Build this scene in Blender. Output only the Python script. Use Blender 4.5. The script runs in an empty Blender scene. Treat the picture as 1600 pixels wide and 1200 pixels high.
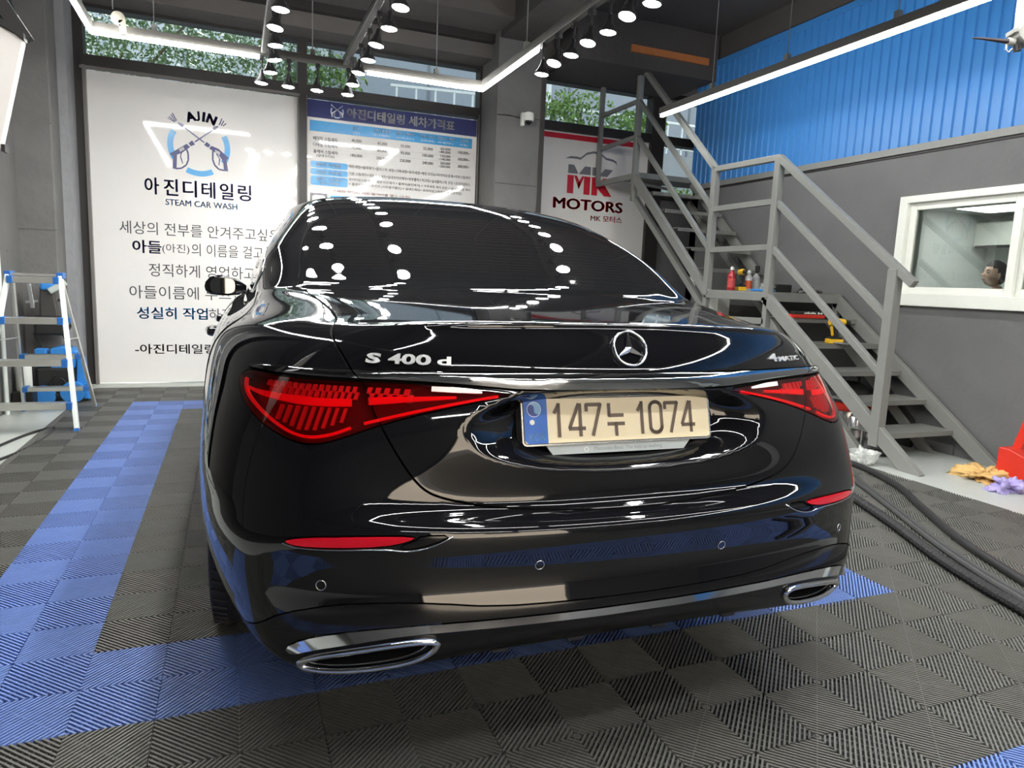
import bpy, bmesh, math, random
import numpy as np
from mathutils import Vector, Matrix
from mathutils.geometry import delaunay_2d_cdt

# ---------------------------------------------------------------- scene, camera, world, exposure
random.seed(4)
SC = bpy.context.scene
COL = SC.collection
PI = math.pi
def R_(d): return math.radians(d)

CAM_POS = (0.1997, -2.0435, 1.1388)
YAW, PITCH, ROLL, FOC = 0.38326, 0.144128, -0.041258, 1091.88
cam = bpy.data.cameras.new('camera'); camo = bpy.data.objects.new('camera', cam); COL.objects.link(camo)
cam.sensor_width = 36.0; cam.lens = FOC / 1600 * 36; cam.clip_start = .05; cam.clip_end = 200
_f = Vector((math.sin(YAW)*math.cos(PITCH), math.cos(YAW)*math.cos(PITCH), -math.sin(PITCH)))
_r = Vector((math.cos(YAW), -math.sin(YAW), 0)); _d = _f.cross(_r)
_r2 = _r*math.cos(ROLL) + _d*math.sin(ROLL); _d2 = -_r*math.sin(ROLL) + _d*math.cos(ROLL)
_m = Matrix((_r2, -_d2, -_f)).transposed().to_4x4(); _m.translation = Vector(CAM_POS)
camo.matrix_world = _m
SC.camera = camo

SC.view_settings.view_transform = 'Standard'; SC.view_settings.look = 'None'
SC.view_settings.gamma = 1; SC.view_settings.use_curve_mapping = False
SC.view_settings.exposure = 0.70
SKY_STRENGTH = 1.2
TUBE_EMIT = 50.0
SPOT_EMIT = 210.0
w = bpy.data.worlds.new('overcast sky'); SC.world = w; w.use_nodes = True
bg = w.node_tree.nodes['Background']
tc = w.node_tree.nodes.new('ShaderNodeTexCoord'); sx = w.node_tree.nodes.new('ShaderNodeSeparateXYZ')
rp = w.node_tree.nodes.new('ShaderNodeValToRGB')
rp.color_ramp.elements[0].position = 0.0; rp.color_ramp.elements[0].color = (.88, .92, .95, 1)
rp.color_ramp.elements[1].position = .8; rp.color_ramp.elements[1].color = (.72, .84, 1.0, 1)
w.node_tree.links.new(tc.outputs['Generated'], sx.inputs[0]); w.node_tree.links.new(sx.outputs['Z'], rp.inputs[0])
w.node_tree.links.new(rp.outputs[0], bg.inputs[0]); bg.inputs[1].default_value = SKY_STRENGTH

sun = bpy.data.lights.new('sun', 'SUN'); sun.energy = 14.0; sun.angle = R_(1.5); sun.color = (1.0, .95, .86)
suno = bpy.data.objects.new('sun', sun); COL.objects.link(suno)
suno.rotation_euler = Vector((.25, 1.0, 1.0)).to_track_quat('Z', 'Y').to_euler()   # shines from beyond the shop front, over the roof

# ---------------------------------------------------------------- materials
MATS = {}
def mat(name, col, rough=.5, metal=0., var=.12, scale=9., emit=0., spec=.5, bump=0., bscale=60., trans=0., ior=1.45, alpha=1., coat=0.):
    if name in MATS: return MATS[name]
    m = bpy.data.materials.new(name); m.use_nodes = True; nt = m.node_tree; N = nt.nodes; L = nt.links
    b = N['Principled BSDF']
    b.inputs['Roughness'].default_value = rough; b.inputs['Metallic'].default_value = metal
    b.inputs['Specular IOR Level'].default_value = spec; b.inputs['IOR'].default_value = ior
    b.inputs['Transmission Weight'].default_value = trans; b.inputs['Alpha'].default_value = alpha
    b.inputs['Coat Weight'].default_value = coat; b.inputs['Coat Roughness'].default_value = .02
    t = N.new('ShaderNodeTexCoord'); n = N.new('ShaderNodeTexNoise'); n.inputs['Scale'].default_value = scale; n.inputs['Detail'].default_value = 4
    L.new(t.outputs['Object'], n.inputs['Vector'])
    mx = N.new('ShaderNodeMix'); mx.data_type = 'RGBA'
    c = np.array(col[:3], float)
    mx.inputs[6].default_value = (*np.clip(c*(1-var), 0, 1), 1); mx.inputs[7].default_value = (*np.clip(c*(1+var), 0, 1), 1)
    L.new(n.outputs['Fac'], mx.inputs[0]); L.new(mx.outputs[2], b.inputs['Base Color'])
    if emit:
        b.inputs['Emission Color'].default_value = (*c, 1); b.inputs['Emission Strength'].default_value = emit
    if bump:
        n2 = N.new('ShaderNodeTexNoise'); n2.inputs['Scale'].default_value = bscale; n2.inputs['Detail'].default_value = 5
        L.new(t.outputs['Object'], n2.inputs['Vector'])
        bp = N.new('ShaderNodeBump'); bp.inputs['Strength'].default_value = bump; bp.inputs['Distance'].default_value = .02
        L.new(n2.outputs['Fac'], bp.inputs['Height']); L.new(bp.outputs[0], b.inputs['Normal'])
    MATS[name] = m; return m
def glass_mat(name, tint=(1, 1, 1), refl=1.0, rough=0.0):
    "thin pane: see-through with a mirror sheen that grows at grazing angles"
    if name in MATS: return MATS[name]
    m = bpy.data.materials.new(name); m.use_nodes = True; N = m.node_tree.nodes; L = m.node_tree.links
    N.clear(); o = N.new('ShaderNodeOutputMaterial'); mx = N.new('ShaderNodeMixShader')
    tr = N.new('ShaderNodeBsdfTransparent'); tr.inputs[0].default_value = (*tint, 1)
    g = N.new('ShaderNodeBsdfGlossy'); g.inputs['Roughness'].default_value = rough
    fr = N.new('ShaderNodeFresnel'); fr.inputs[0].default_value = 1.5
    ml = N.new('ShaderNodeMath'); ml.operation = 'MULTIPLY'; ml.inputs[1].default_value = refl
    L.new(fr.outputs[0], ml.inputs[0]); L.new(ml.outputs[0], mx.inputs[0]); L.new(tr.outputs[0], mx.inputs[1]); L.new(g.outputs[0], mx.inputs[2])
    L.new(mx.outputs[0], o.inputs[0]); MATS[name] = m; return m
def emit_mat(name, col, s):
    if name in MATS: return MATS[name]
    m = bpy.data.materials.new(name); m.use_nodes = True; N = m.node_tree.nodes; N.clear()
    o = N.new('ShaderNodeOutputMaterial'); e = N.new('ShaderNodeEmission'); e.inputs[0].default_value = (*col, 1); e.inputs[1].default_value = s
    m.node_tree.links.new(e.outputs[0], o.inputs[0]); MATS[name] = m; return m

# ---------------------------------------------------------------- mesh helpers
class MB:
    def __init__(s): s.v = []; s.f = []
    def add(s, vs, fs):
        k = len(s.v); s.v += [tuple(x) for x in vs]; s.f += [tuple(k+i for i in f) for f in fs]; return s
    def box(s, x0, x1, y0, y1, z0, z1):
        return s.add([(x0,y0,z0),(x1,y0,z0),(x1,y1,z0),(x0,y1,z0),(x0,y0,z1),(x1,y0,z1),(x1,y1,z1),(x0,y1,z1)],
                     [(0,3,2,1),(4,5,6,7),(0,1,5,4),(1,2,6,5),(2,3,7,6),(3,0,4,7)])
    def beam(s, a, b, w, h, up=(0,0,1), w2=None, h2=None):
        a = Vector(a); b = Vector(b); d = (b-a).normalized(); up = Vector(up)
        if abs(d.dot(up)) > .98: up = Vector((0,1,0))
        x = d.cross(up).normalized(); y = x.cross(d).normalized(); vs = []
        for p, ww, hh in ((a, w, h), (b, w2 or w, h2 or h)):
            for sx_, sy_ in ((-1,-1),(1,-1),(1,1),(-1,1)): vs.append(p + x*sx_*ww/2 + y*sy_*hh/2)
        return s.add(vs, [(0,1,2,3),(7,6,5,4),(0,4,5,1),(1,5,6,2),(2,6,7,3),(3,7,4,0)])
    def tube(s, pts, r, n=8, cap=True, closed=False, rib=0, ribh=0.):
        pts = [Vector(p) for p in pts]; rs = r if isinstance(r, (list, tuple)) else [r]*len(pts)
        k0 = len(s.v); m = len(pts); prev = None
        for i, p in enumerate(pts):
            if closed: d = pts[(i+1) % m] - pts[i-1]
            else: d = pts[min(i+1, m-1)] - pts[max(i-1, 0)]
            d.normalize()
            if prev is None: x = d.orthogonal().normalized()
            else:
                x = prev - d*prev.dot(d); x.normalize()
            prev = x; y = d.cross(x)
            rr = rs[i] + (ribh if rib and i % rib == 0 else 0)
            for j in range(n):
                a = 2*PI*j/n; s.v.append(tuple(p + x*math.cos(a)*rr + y*math.sin(a)*rr))
        for i in range(m if closed else m-1):
            for j in range(n):
                a = k0+i*n+j; b = k0+i*n+(j+1) % n; c = k0+((i+1) % m)*n+(j+1) % n; d = k0+((i+1) % m)*n+j
                s.f.append((a, b, c, d))
        if cap and not closed:
            s.f.append(tuple(k0+j for j in range(n))[::-1]); s.f.append(tuple(k0+(m-1)*n+j for j in range(n)))
        return s
    def lathe(s, prof, c=(0,0,0), n=20, axis='z'):
        k0 = len(s.v); c = Vector(c)
        for r, h in prof:
            for j in range(n):
                a = 2*PI*j/n; q = (r*math.cos(a), r*math.sin(a), h)
                if axis == 'x': q = (q[2], q[0], q[1])
                if axis == 'y': q = (q[1], q[2], q[0])
                s.v.append(tuple(c + Vector(q)))
        m = len(prof)
        for i in range(m-1):
            for j in range(n):
                s.f.append((k0+i*n+j, k0+i*n+(j+1) % n, k0+(i+1)*n+(j+1) % n, k0+(i+1)*n+j))
        s.f.append(tuple(k0+j for j in range(n))[::-1]); s.f.append(tuple(k0+(m-1)*n+j for j in range(n)))
        return s
    def prism(s, poly, f0, f1):
        "poly list of 2D, f0/f1 map (a,b)->3D for the two faces"
        n = len(poly); k = len(s.v)
        s.v += [tuple(f0(*p)) for p in poly] + [tuple(f1(*p)) for p in poly]
        s.f.append(tuple(k+i for i in range(n))[::-1]); s.f.append(tuple(k+n+i for i in range(n)))
        for i in range(n): s.f.append((k+i, k+(i+1) % n, k+n+(i+1) % n, k+n+i))
        return s
    def sphere(s, c, rx, ry, rz, n=14, m=9):
        return s.lathe([(max(1e-4, math.sin(PI*i/m)), -math.cos(PI*i/m)) for i in range(m+1)], n=n).scale_last(c, rx, ry, rz, n*(m+1))
    def scale_last(s, c, rx, ry, rz, k):
        for i in range(len(s.v)-k, len(s.v)):
            x, y, z = s.v[i]; s.v[i] = (c[0]+x*rx, c[1]+y*ry, c[2]+z*rz)
        return s
    def build(s, name, m, parent=None, smooth=False, bevel=0., loc=None, fix=True):
        me = bpy.data.meshes.new(name); me.from_pydata(s.v, [], s.f)
        bm = bmesh.new(); bm.from_mesh(me)
        if fix: bmesh.ops.recalc_face_normals(bm, faces=bm.faces)
        bm.to_mesh(me); bm.free()
        me.materials.append(m)
        if smooth: me.shade_smooth()
        o = bpy.data.objects.new(name, me); COL.objects.link(o)
        if parent: o.parent = parent
        if loc: o.location = loc
        if smooth:
            if smooth != 'full':
                try: me.set_sharp_from_angle(angle=R_(40))
                except Exception: pass
        if bevel:
            md = o.modifiers.new('bevel', 'BEVEL'); md.width = bevel; md.segments = 2; md.limit_method = 'ANGLE'
        return o
def box(name, x0, x1, y0, y1, z0, z1, m, parent=None, bevel=0.): return MB().box(x0,x1,y0,y1,z0,z1).build(name, m, parent, bevel=bevel)
def thing(name, label, cat, loc=(0,0,0), rz=0., group=None):
    o = bpy.data.objects.new(name, None); COL.objects.link(o); o.location = loc; o.rotation_euler = (0,0,rz)
    o['label'] = label; o['category'] = cat
    if group: o['group'] = group
    return o
def tag(o, label, cat, group=None, kind=None):
    if label: o['label'] = label
    if cat: o['category'] = cat
    if group: o['group'] = group
    if kind: o['kind'] = kind
    return o
def struct(o, label=None, cat=None):
    o['kind'] = 'structure'
    if label: o['label'] = label
    if cat: o['category'] = cat
    return o
def dup(root, loc=None, rz=None, label=None, group=None):
    r = root.copy(); COL.objects.link(r)
    if loc is not None: r.location = loc
    if rz is not None: r.rotation_euler = (0,0,rz)
    if label: r['label'] = label
    if group: r['group'] = group
    for ch in list(root.children):
        c = ch.copy(); COL.objects.link(c); c.parent = r
        for g in ch.children:
            d = g.copy(); COL.objects.link(d); d.parent = c
    return r
_tcache = {}
def text_mesh(body, bold=0.0, depth=0.0, shear=0.):
    c = bpy.data.curves.new('t', 'FONT'); c.body = body; c.offset = bold; c.extrude = depth; c.shear = shear; c.resolution_u = 3
    o = bpy.data.objects.new('t', c); COL.objects.link(o)
    dg = bpy.context.evaluated_depsgraph_get(); me = bpy.data.meshes.new_from_object(o.evaluated_get(dg))
    bpy.data.objects.remove(o); bpy.data.curves.remove(c)
    V = np.array([v.co[:] for v in me.vertices]); F = [tuple(p.vertices) for p in me.polygons]; bpy.data.meshes.remove(me)
    return V, F
def text(body, x0, x1, z, h, y, m, parent, name='lettering', bold=.01, mb=None, depth=.0, shear=0.):
    "words on a wall facing -Y: fitted between x0 and x1 with cap height h"
    V, F = text_mesh(body, 0.0, 0, shear)
    if bold > .008:
        k = len(V); V0 = V; F0 = F; V = np.vstack([V0 + np.array([a*bold*.8, c*bold*.5, 0]) for a, c in ((-1,0),(1,0),(0,-1),(0,1))]); F = [tuple(i+q*k for i in f) for q in range(4) for f in F0]
    V = V.copy(); V[:,0] = x0 + (V[:,0]-V[:,0].min())/(np.ptp(V[:,0]) or 1)*(x1-x0); V[:,1] = z + (V[:,1]-V[:,1].min())/(np.ptp(V[:,1]) or 1)*h
    vs = [(a[0], y, a[1]) for a in V]
    b = mb or MB(); b.add(vs, F)
    if mb is None: return b.build(name, m, parent, fix=False)
# ---------------------------------------------------------------- palette
M_CONC = mat('grey painted concrete', (.15,.148,.142), .75, bump=.35, bscale=14, var=.22, scale=3)
M_CONCF = mat('pale painted floor', (.46,.485,.46), .32, bump=.06, bscale=20, var=.14, scale=2.2)
M_WALL = mat('dark grey wall paint', (.145,.148,.147), .7, bump=.15, bscale=25, var=.10, scale=4)
M_CEIL = mat('dark grey ceiling paint', (.072,.066,.063), .85, bump=.2, bscale=20, var=.2, scale=2)
M_BEAM = mat('warm grey beam paint', (.13,.12,.112), .8, bump=.2, bscale=20, var=.15, scale=3)
M_FRAME = mat('black window frame', (.028,.025,.024), .45, var=.2)
M_STEEL = mat('grey painted steel', (.205,.21,.198), .42, var=.08, bump=.05, bscale=80)
M_TREAD = mat('grey checker plate', (.25,.255,.235), .45, bump=.9, bscale=160, var=.12)
M_BLUEW = mat('blue corrugated sheet', (.04,.205,.53), .4, var=.06, scale=2)
M_WHITE = mat('white vinyl frame', (.78,.80,.74), .35, var=.03)
M_ALU = mat('brushed aluminium', (.72,.72,.68), .3, metal=.85, var=.1)
M_ALUW = mat('pale anodised rail', (.80,.86,.82), .35, metal=.2, var=.05)
M_BLUEP = mat('blue plastic', (.02,.13,.42), .4)
M_BLUEP2 = mat('bright blue plastic', (.035,.22,.60), .38)
M_BLACK = mat('black plastic', (.018,.018,.018), .45)
M_BLACKR = mat('black rubber', (.016,.016,.017), .7, bump=.2)
M_RED = mat('red paint', (.62,.035,.02), .35)
M_YEL = mat('yellow plastic', (.80,.48,.02), .4)
M_CHROME = mat('chrome', (.83,.84,.86), .06, metal=1, var=.02)
M_SILVER = mat('satin silver', (.62,.63,.64), .25, metal=.9, var=.05)
M_GLASS = glass_mat('window glass', (.93,.97,.95))

# ---------------------------------------------------------------- floor
T = .4
M_TG = mat('grey ribbed tile', (.118,.118,.108), .42, var=.16, scale=16)
M_TB = mat('blue ribbed tile', (.135,.215,.50), .40, var=.12, scale=16)
M_TG2 = mat('dark tile base', (.012,.012,.012), .8); M_TB2 = mat('dark blue tile base', (.012,.02,.055), .8)
floor = box('floor', -6, 9.4, -6.2, 5.9, -.30, -.018, M_CONCF)
struct(floor, 'pale painted concrete floor', 'floor')
def tile_mesh(name, m1, m2):
    mb = MB(); H = .2; n = 12; pitch = H/n; h = .0
    mi = []
    def quad_ribs(sx_, sy_):
        # diagonal ribs x+y=c in the quadrant (0..H)^2, then mirrored
        for i in range(2*n):
            c = (i+.5)*pitch; wd = pitch*.5*.54; wt = wd*.80
            def line(cc):
                a = (min(cc, H), max(0, cc-H)); b = (max(0, cc-H), min(cc, H)); return a, b
            lo = max(.001, c-wd); hi = min(2*H-.001, c+wd); lt = c-wt; ht = min(2*H-.001, c+wt)
            e = .0012
            q = []
            for cc, z in ((lo, -.0135), (lt, h), (ht, h), (hi, -.0135)):
                a, b = line(cc)
                for (x, y) in (a, b):
                    x = min(max(x, e), H-e*.3); y = min(max(y, e), H-e*.3)
                    q.append((x*sx_, y*sy_, z))
            mb.add(q, [(0,1,3,2),(2,3,5,4),(4,5,7,6)]); mi.extend([0,0,0])
        # cross webs a little lower
        for j in range(-5, 6):
            dd = j*.036; ww = .0022
            q = []
            for e_ in (dd-ww, dd+ww):
                # x-y=e_
                a = (max(0, e_), max(0, -e_)); b = (min(H, H+e_), min(H, H-e_))
                q += [(a[0]*sx_, a[1]*sy_, -.0035), (b[0]*sx_, b[1]*sy_, -.0035)]
            mb.add(q, [(0,1,3,2)]); mi.append(0)
    for sx_ in (-1, 1):
        for sy_ in (-1, 1): quad_ribs(sx_, sy_)
    for s1 in (-1, 1):
        for ww_, zz in ((.0011, .0006),):
            mb.add([(-H+ww_,(-H+0)*s1,zz),(-H,(-H+ww_)*s1,zz),(H-ww_,(H-0)*s1,zz),(H,(H-ww_)*s1,zz)], [(0,1,2,3)]); mi.append(0)
    k = T/2-.0008
    mb.add([(-k,-k,-.0145),(k,-k,-.0145),(k,k,-.0145),(-k,k,-.0145)], [(0,1,2,3)]); mi.append(1)
    mb.add([(-k,-k,-.017),(k,-k,-.017),(k,k,-.017),(-k,k,-.017),(-k,-k,-.012),(k,-k,-.012),(k,k,-.012),(-k,k,-.012)], [(0,1,5,4),(1,2,6,5),(2,3,7,6),(3,0,4,7)]); mi += [1]*4
    me = bpy.data.meshes.new(name); me.from_pydata(mb.v, [], mb.f)
    me.materials.append(m1); me.materials.append(m2)
    bm = bmesh.new(); bm.from_mesh(me)
    for f, i in zip(bm.faces, mi):
        f.normal_update()
        if f.normal.z < 0: f.normal_flip()
        f.material_index = i
    bm.to_mesh(me); bm.free(); return me
TGM = tile_mesh('grey_floor_tile', M_TG, M_TG2); TBM = tile_mesh('blue_floor_tile', M_TB, M_TB2)
for iv in range(-3, 14):
    for iu in range(-2, 11):
        blue = (iv in (0, 11) and -1 <= iu <= 6) or (iu in (-1, 6) and 0 <= iv <= 11) or iv == -3 or (iv == 0 and iu < -1)
        o = bpy.data.objects.new('floor_tile', TBM if blue else TGM); COL.objects.link(o); o.parent = floor
        o.location = (iu*T, iv*T, 0)
tf = MB().box(-1.0, 4.2, -6.0, -1.4-.001, -.018, -.002).build('tile_field', mat('grey ribbed tile field', (.07,.07,.064), .5, var=.3, scale=4), floor); tf['kind'] = 'stuff'; tf = MB().box(-5.8, -1.75, -6.0, 2.98, -.018, -.002).build('tile_field', MATS['grey ribbed tile field'], floor); tf['kind'] = 'stuff'
# bevelled ramp strip along the left edge of the tiled area
rm = MB()
for iv in range(-5, 14):
    y0 = iv*T-.199; y1 = iv*T+.199; x = -1.0
    rm.add([(x-.055,y0,-.017),(x-.002,y0,-.002),(x-.002,y1,-.002),(x-.055,y1,-.017)], [(0,1,2,3)])
    for k in range(1, 5):
        xx = x-.055+.011*k; z = -.017+.015*k/5; rm.box(xx-.0015, xx+.0015, y0, y1, z-.001, z+.0035)
rm.build('edge_ramp', M_TG, floor)

# ---------------------------------------------------------------- room shell
YF = 5.66
ceil_ = struct(box('ceiling', -6, 9.4, -6.2, 7, 3.92, 4.1, M_CEIL), 'dark grey concrete ceiling', 'ceiling')
struct(box('sun_blocker', -6.2, 9.4, -6.2, 7, 4.1, 7, M_CONC), 'unseen block added above the ceiling to keep the sun out', 'building')  # added mass, out of view, stops sun entering the upper windows
MB().box(-1.35, 5.0, 5.30, 5.80, 3.46, 3.92).build('downstand_beam', M_BEAM, ceil_)
MB().box(-1.35, 2.80, 4.72, 5.22, 3.68, 3.92).build('downstand_beam', M_BEAM, ceil_)
MB().box(-1.35, 2.80, 5.22, 5.30, 3.60, 3.70).build('steel_channel', M_FRAME, ceil_)
MB().box(2.80, 3.20, -8, 5.1, 3.62, 3.92).build('downstand_beam', M_CEIL, ceil_)
MB().box(3.50, 5.235, 4.75, 5.64, 3.44, 3.92).build('soffit_box', M_CEIL, ceil_)
MB().box(-6, 2.80, 1.4, 1.9, 3.62, 3.92).build('downstand_beam', M_BEAM, ceil_)
MB().box(-6, 2.80, -2.3, -1.8, 3.62, 3.92).build('downstand_beam', M_BEAM, ceil_)
tag(box('timber_strip', 4.13, 5.10, 4.722, 4.75, 3.585, 3.655, mat('orange timber', (.48,.17,.05), .6, var=.2, scale=20)), 'orange timber strip under the dark soffit above the stairs', 'timber')
# left wall with its concrete pier
wl = struct(box('wall_left', -1.62, -1.44, 3.0, 5.66, -.02, 3.92, M_CONC), 'grey concrete wall behind the stepladder', 'wall')
MB().box(-1.46, -1.17, 5.0, 5.64, -.018, 3.92).build('concrete_pier', M_CONC, wl, bevel=.012)
MB().box(-1.17, -1.10, 5.30, 5.64, -.018, 3.92).build('concrete_rebate', mat('lighter concrete', (.27,.275,.285), .7, bump=.3, bscale=20, var=.15), wl)
for z, y in ((1.22, 5.1), (2.3, 5.15), (.55, 4.2), (2.35, 4.0)): MB().box(-1.441, -1.436, y-.5, y+.35, z, z+.008).build('form_joint', M_CONC, wl)
for z in (1.42, 2.28): MB().box(-1.45, -1.168, 4.994, 5.02, z, z+.012).build('form_joint', M_CONC, wl)
# skirting panel and thin pipe at the left edge
tag(MB().tube([(-1.41,4.25,-.018),(-1.41,4.25,2.6)], .016, 10).build('wall_pipe', M_ALUW, smooth=True), 'thin pale pipe running up the left wall beside the stepladder', 'pipe')
# left bay, closing walls behind the camera
struct(box('wall_bay', -6.0, -5.8, -6.2, 3.2, -.02, 3.92, M_CONC)); struct(box('wall_return', -6.0, -1.44, 3.0, 3.2, -.02, 3.92, M_CONC))
BX = mat('beige stone facade', (.82,.72,.60), .7, var=.08)
wb = struct(box('wall_back', -6.0, -.3, -6.2, -6.0, -.02, 3.92, M_CONC))
MB().box(2.75, 9.4, -6.2, -6.0, -.02, 3.92).build('wall_panel', M_CONC, wb)
MB().box(-.3, 2.75, -6.2, -6.0, 2.6, 3.92).build('lintel', M_CEIL, wb)
MB().box(-.3, -.22, -6.2, -6.0, -.02, 2.6).build('door_frame', M_FRAME, wb)
struct(box('ground', -40, 40, -40, -6.2, -.12, -.05, mat('forecourt paving', (.42,.40,.37), .8, var=.15, scale=1.5)), 'pale paved forecourt behind the camera', 'ground')
bb = thing('street_building', 'beige street building across the forecourt behind the camera', 'building', (0,-17,0))
MB().box(-14, 16, -3, 0, -.05, 9).build('facade', BX, bb)
for i in range(4): MB().box(-12+i*7.1, -10.0+i*7.1, 0, .04, 4.6, 6.2).build('window', M_FRAME, bb)

# facade, frames and glass
wf = struct(box('wall_front', -1.17, -1.02, 5.64, 5.80, -.018, 3.6, M_FRAME), 'black framed shop front wall', 'wall')
fr = MB()
for x0, x1 in ((.842,.932),(2.76,2.83),(3.47,3.545),(4.985,5.17)): fr.box(x0, x1, 5.60, 5.76, -.018, 3.5)
fr.build('mullion', M_FRAME, wf)
fr = MB(); fr.box(-1.05, 2.78, 5.61, 5.75, 2.925, 3.025); fr.box(3.5, 6.6, 5.61, 5.75, 2.90, 3.0); fr.box(-1.05, 7, 5.61, 5.75, 3.43, 3.5); fr.box(5.1, 6.6, 5.61, 5.75, 2.24, 2.30)
fr.build('transom', M_FRAME, wf)
fr = MB(); fr.box(-1.05, .86, 5.598, 5.612, 2.90, 2.925); fr.box(.842, .85, 5.59, 5.60, 0, 2.92); fr.box(.925, .932, 5.59, 5.60, 0, 2.92); fr.box(2.758, 2.765, 5.59, 5.6, 0, 2.95); fr.box(-1.03, -1.005, 5.60, 5.66, 0, 2.93)
fr.build('bead', mat('grey glazing bead', (.16,.15,.14), .4), wf)
fr = MB(); fr.box(-1.44, 7, 5.42, 5.80, -.018, .004)
fr.build('door_sill', mat('pale concrete sill', (.45,.47,.44), .5, var=.15), wf)
MB().box(5.17, 8, 5.68, 5.78, -.018, 2.26).build('lower_panel', M_WALL, wf)
for i, (x0, x1, z0, z1) in enumerate(((-1.02,.845,3.02,3.44),(.93,2.77,3.02,3.44),(3.54,4.99,3.0,3.44),(5.16,6.6,3.0,3.44),(5.16,6.6,2.3,2.9))):
    struct(box('window_%d' % (i+1), x0, x1, 5.69, 5.70, z0, z1, M_GLASS))
col_ = struct(box('trim_1', 2.785, 3.275, 5.10, 5.66, -.018, 3.92, M_CONC), 'square grey concrete column with a camera on it', 'column')
MB().box(3.275, 3.50, 5.48, 5.66, -.018, 3.92).build('column_return', M_BEAM, col_)
for z in (2.17, 2.86): MB().box(2.79, 3.27, 5.0985, 5.10, z, z+.006).build('paint_seam', M_FRAME, col_)

# right side: office box with blue sheet above
XR = 5.25
wr = MB()
WY0, WY1, WZ0, WZ1 = .30, 2.14, 1.13, 1.90
wr.box(XR, XR+.12, -6, WY0, -.018, 2.30); wr.box(XR, XR+.12, WY1, 5.05, -.018, 2.30); wr.box(XR, XR+.12, WY0, WY1, -.018, WZ0); wr.box(XR, XR+.12, WY0, WY1, WZ1, 2.30)
wr = struct(wr.build('wall_right', M_WALL), 'dark grey office wall beside the stairs', 'wall')
MB().box(XR, 9.4, 5.05-.12, 5.05, -.018, 3.6).build('end_wall', M_WALL, wr)
MB().box(XR-.03, XR+.02, -6, 5.05, 2.29, 2.345).build('channel', M_STEEL, wr); MB().box(XR-.012, XR, -6, 5.05, 2.272, 2.29).build('dark_channel', M_FRAME, wr)  # thin black strip runs along under the grey channel
# corrugated sheet
cs_ = MB(); per = .09; y = 5.05; prof = []
while y > -5.9:
    prof += [(y, 0), (y-.056, 0), (y-.064, .014), (y-.082, .014)]; y -= per
pts = [(XR-.02+x, yy) for yy, x in prof]
vs = [(a, b, 2.345) for a, b in pts] + [(a, b, 3.60) for a, b in pts]; n = len(pts)
cs_.add(vs, [(i, i+1, n+i+1, n+i) for i in range(n-1)])
sheet = cs_.build('corrugated_sheet', M_BLUEW, wr, fix=False)
MB().box(XR-.026, XR+.02, -6, 5.055, 3.60, 3.66).build('sheet_trim', M_BLUEW, wr); MB().box(XR-.028, XR+.02, 5.035, 5.06, 2.345, 3.66).build('sheet_trim', M_BLUEW, wr)
struct(box('trim_2', XR+.02, 9.4, -6, 5.0, 3.60, 3.92, M_CEIL))
struct(MB().box(XR-.015, XR, 1.5, 5.05, -.018, .06).build('baseboard_right', M_WALL))

# office window
wn = MB(); d0 = XR-.05
wn.box(d0, XR+.14, WY0-.05, WY1+.045, WZ0-.045, WZ0+.055); wn.box(d0, XR+.14, WY0-.05, WY1+.045, WZ1-.01, WZ1+.045)
wn.box(d0, XR+.14, WY1-.03, WY1+.045, WZ0, WZ1); wn.box(d0, XR+.14, WY0-.05, WY0+.03, WZ0, WZ1)
winR = struct(wn.build('window_6', M_WHITE, bevel=.006), 'white vinyl sliding window into the office', 'window')
for (a, b, xx) in ((1.235, 2.11, XR-.012), (.33, 1.26, XR+.03)):
    sm = MB(); sm.box(xx, xx+.035, a, a+.058, 1.185, 1.89); sm.box(xx, xx+.035, b-.058, b, 1.185, 1.89); sm.box(xx, xx+.035, a+.058, b-.058, 1.185, 1.235); sm.box(xx, xx+.035, a+.058, b-.058, 1.835, 1.89)
    s_ = sm.build('sash', M_WHITE, winR, bevel=.004)
    g = box('pane', xx+.014, xx+.018, a+.05, b-.05, 1.225, 1.845, M_GLASS, s_)
tag(MB().box(XR-.03, XR-.0, 4.86, 4.94, 1.17, 1.30).box(XR-.036, XR-.03, 4.875, 4.925, 1.20, 1.27).build('wall_switch', M_WHITE, bevel=.005), 'small white switch box on the grey wall behind the stairs', 'switch')

# office interior
M_OFF = mat('office white paint', (.62,.66,.63), .6, var=.03)
ofc = struct(box('office_wall', 9.2, 9.3, -2, 4.9, 0, 2.3, M_OFF)); MB().box(XR+.12, 9.2, 4.2, 4.3, 0, 2.3).build('partition', M_OFF, ofc); MB().box(XR+.12, 9.2, -2.1, -2.0, 0, 2.3).build('partition', M_OFF, ofc)
MB().box(XR+.12, 9.3, -2, 4.9, 2.22, 2.3).build('office_ceiling', mat('office ceiling tile', (.5,.53,.52), .8), ofc); MB().box(XR+.12, 9.3, -2, 4.9, -.017, .0).build('office_floor', mat('office floor', (.3,.3,.28), .5), ofc)
pl_ = thing('panel_light', 'flat white panel light at the far end of the office ceiling', 'lamp', (8.35, 3.25, 2.2))
MB().box(-.32,.32,-.62,.62,0,.02).build('housing', M_WHITE, pl_); MB().box(-.28,.28,-.58,.58,-.006,0).build('diffuser', emit_mat('panel light glow', (1,1,.98), 4.5), pl_)
dup(pl_, (6.2, 2.9, 2.2), 0, 'unseen panel light added on the office ceiling to brighten the seated person')  # added lamp, out of view, brightens the seated person's face
ac = thing('air_conditioner', 'white wall air conditioner in the office above the seated person', 'air conditioner', (9.05, 3.8, 1.92))
MB().box(-.12,.14,-.85,.40,-.10,.20).build('casing', M_WHITE, ac, bevel=.02); MB().box(-.13,-.05,-.80,.36,-.112,-.085).build('louvre', M_BLACK, ac)

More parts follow.
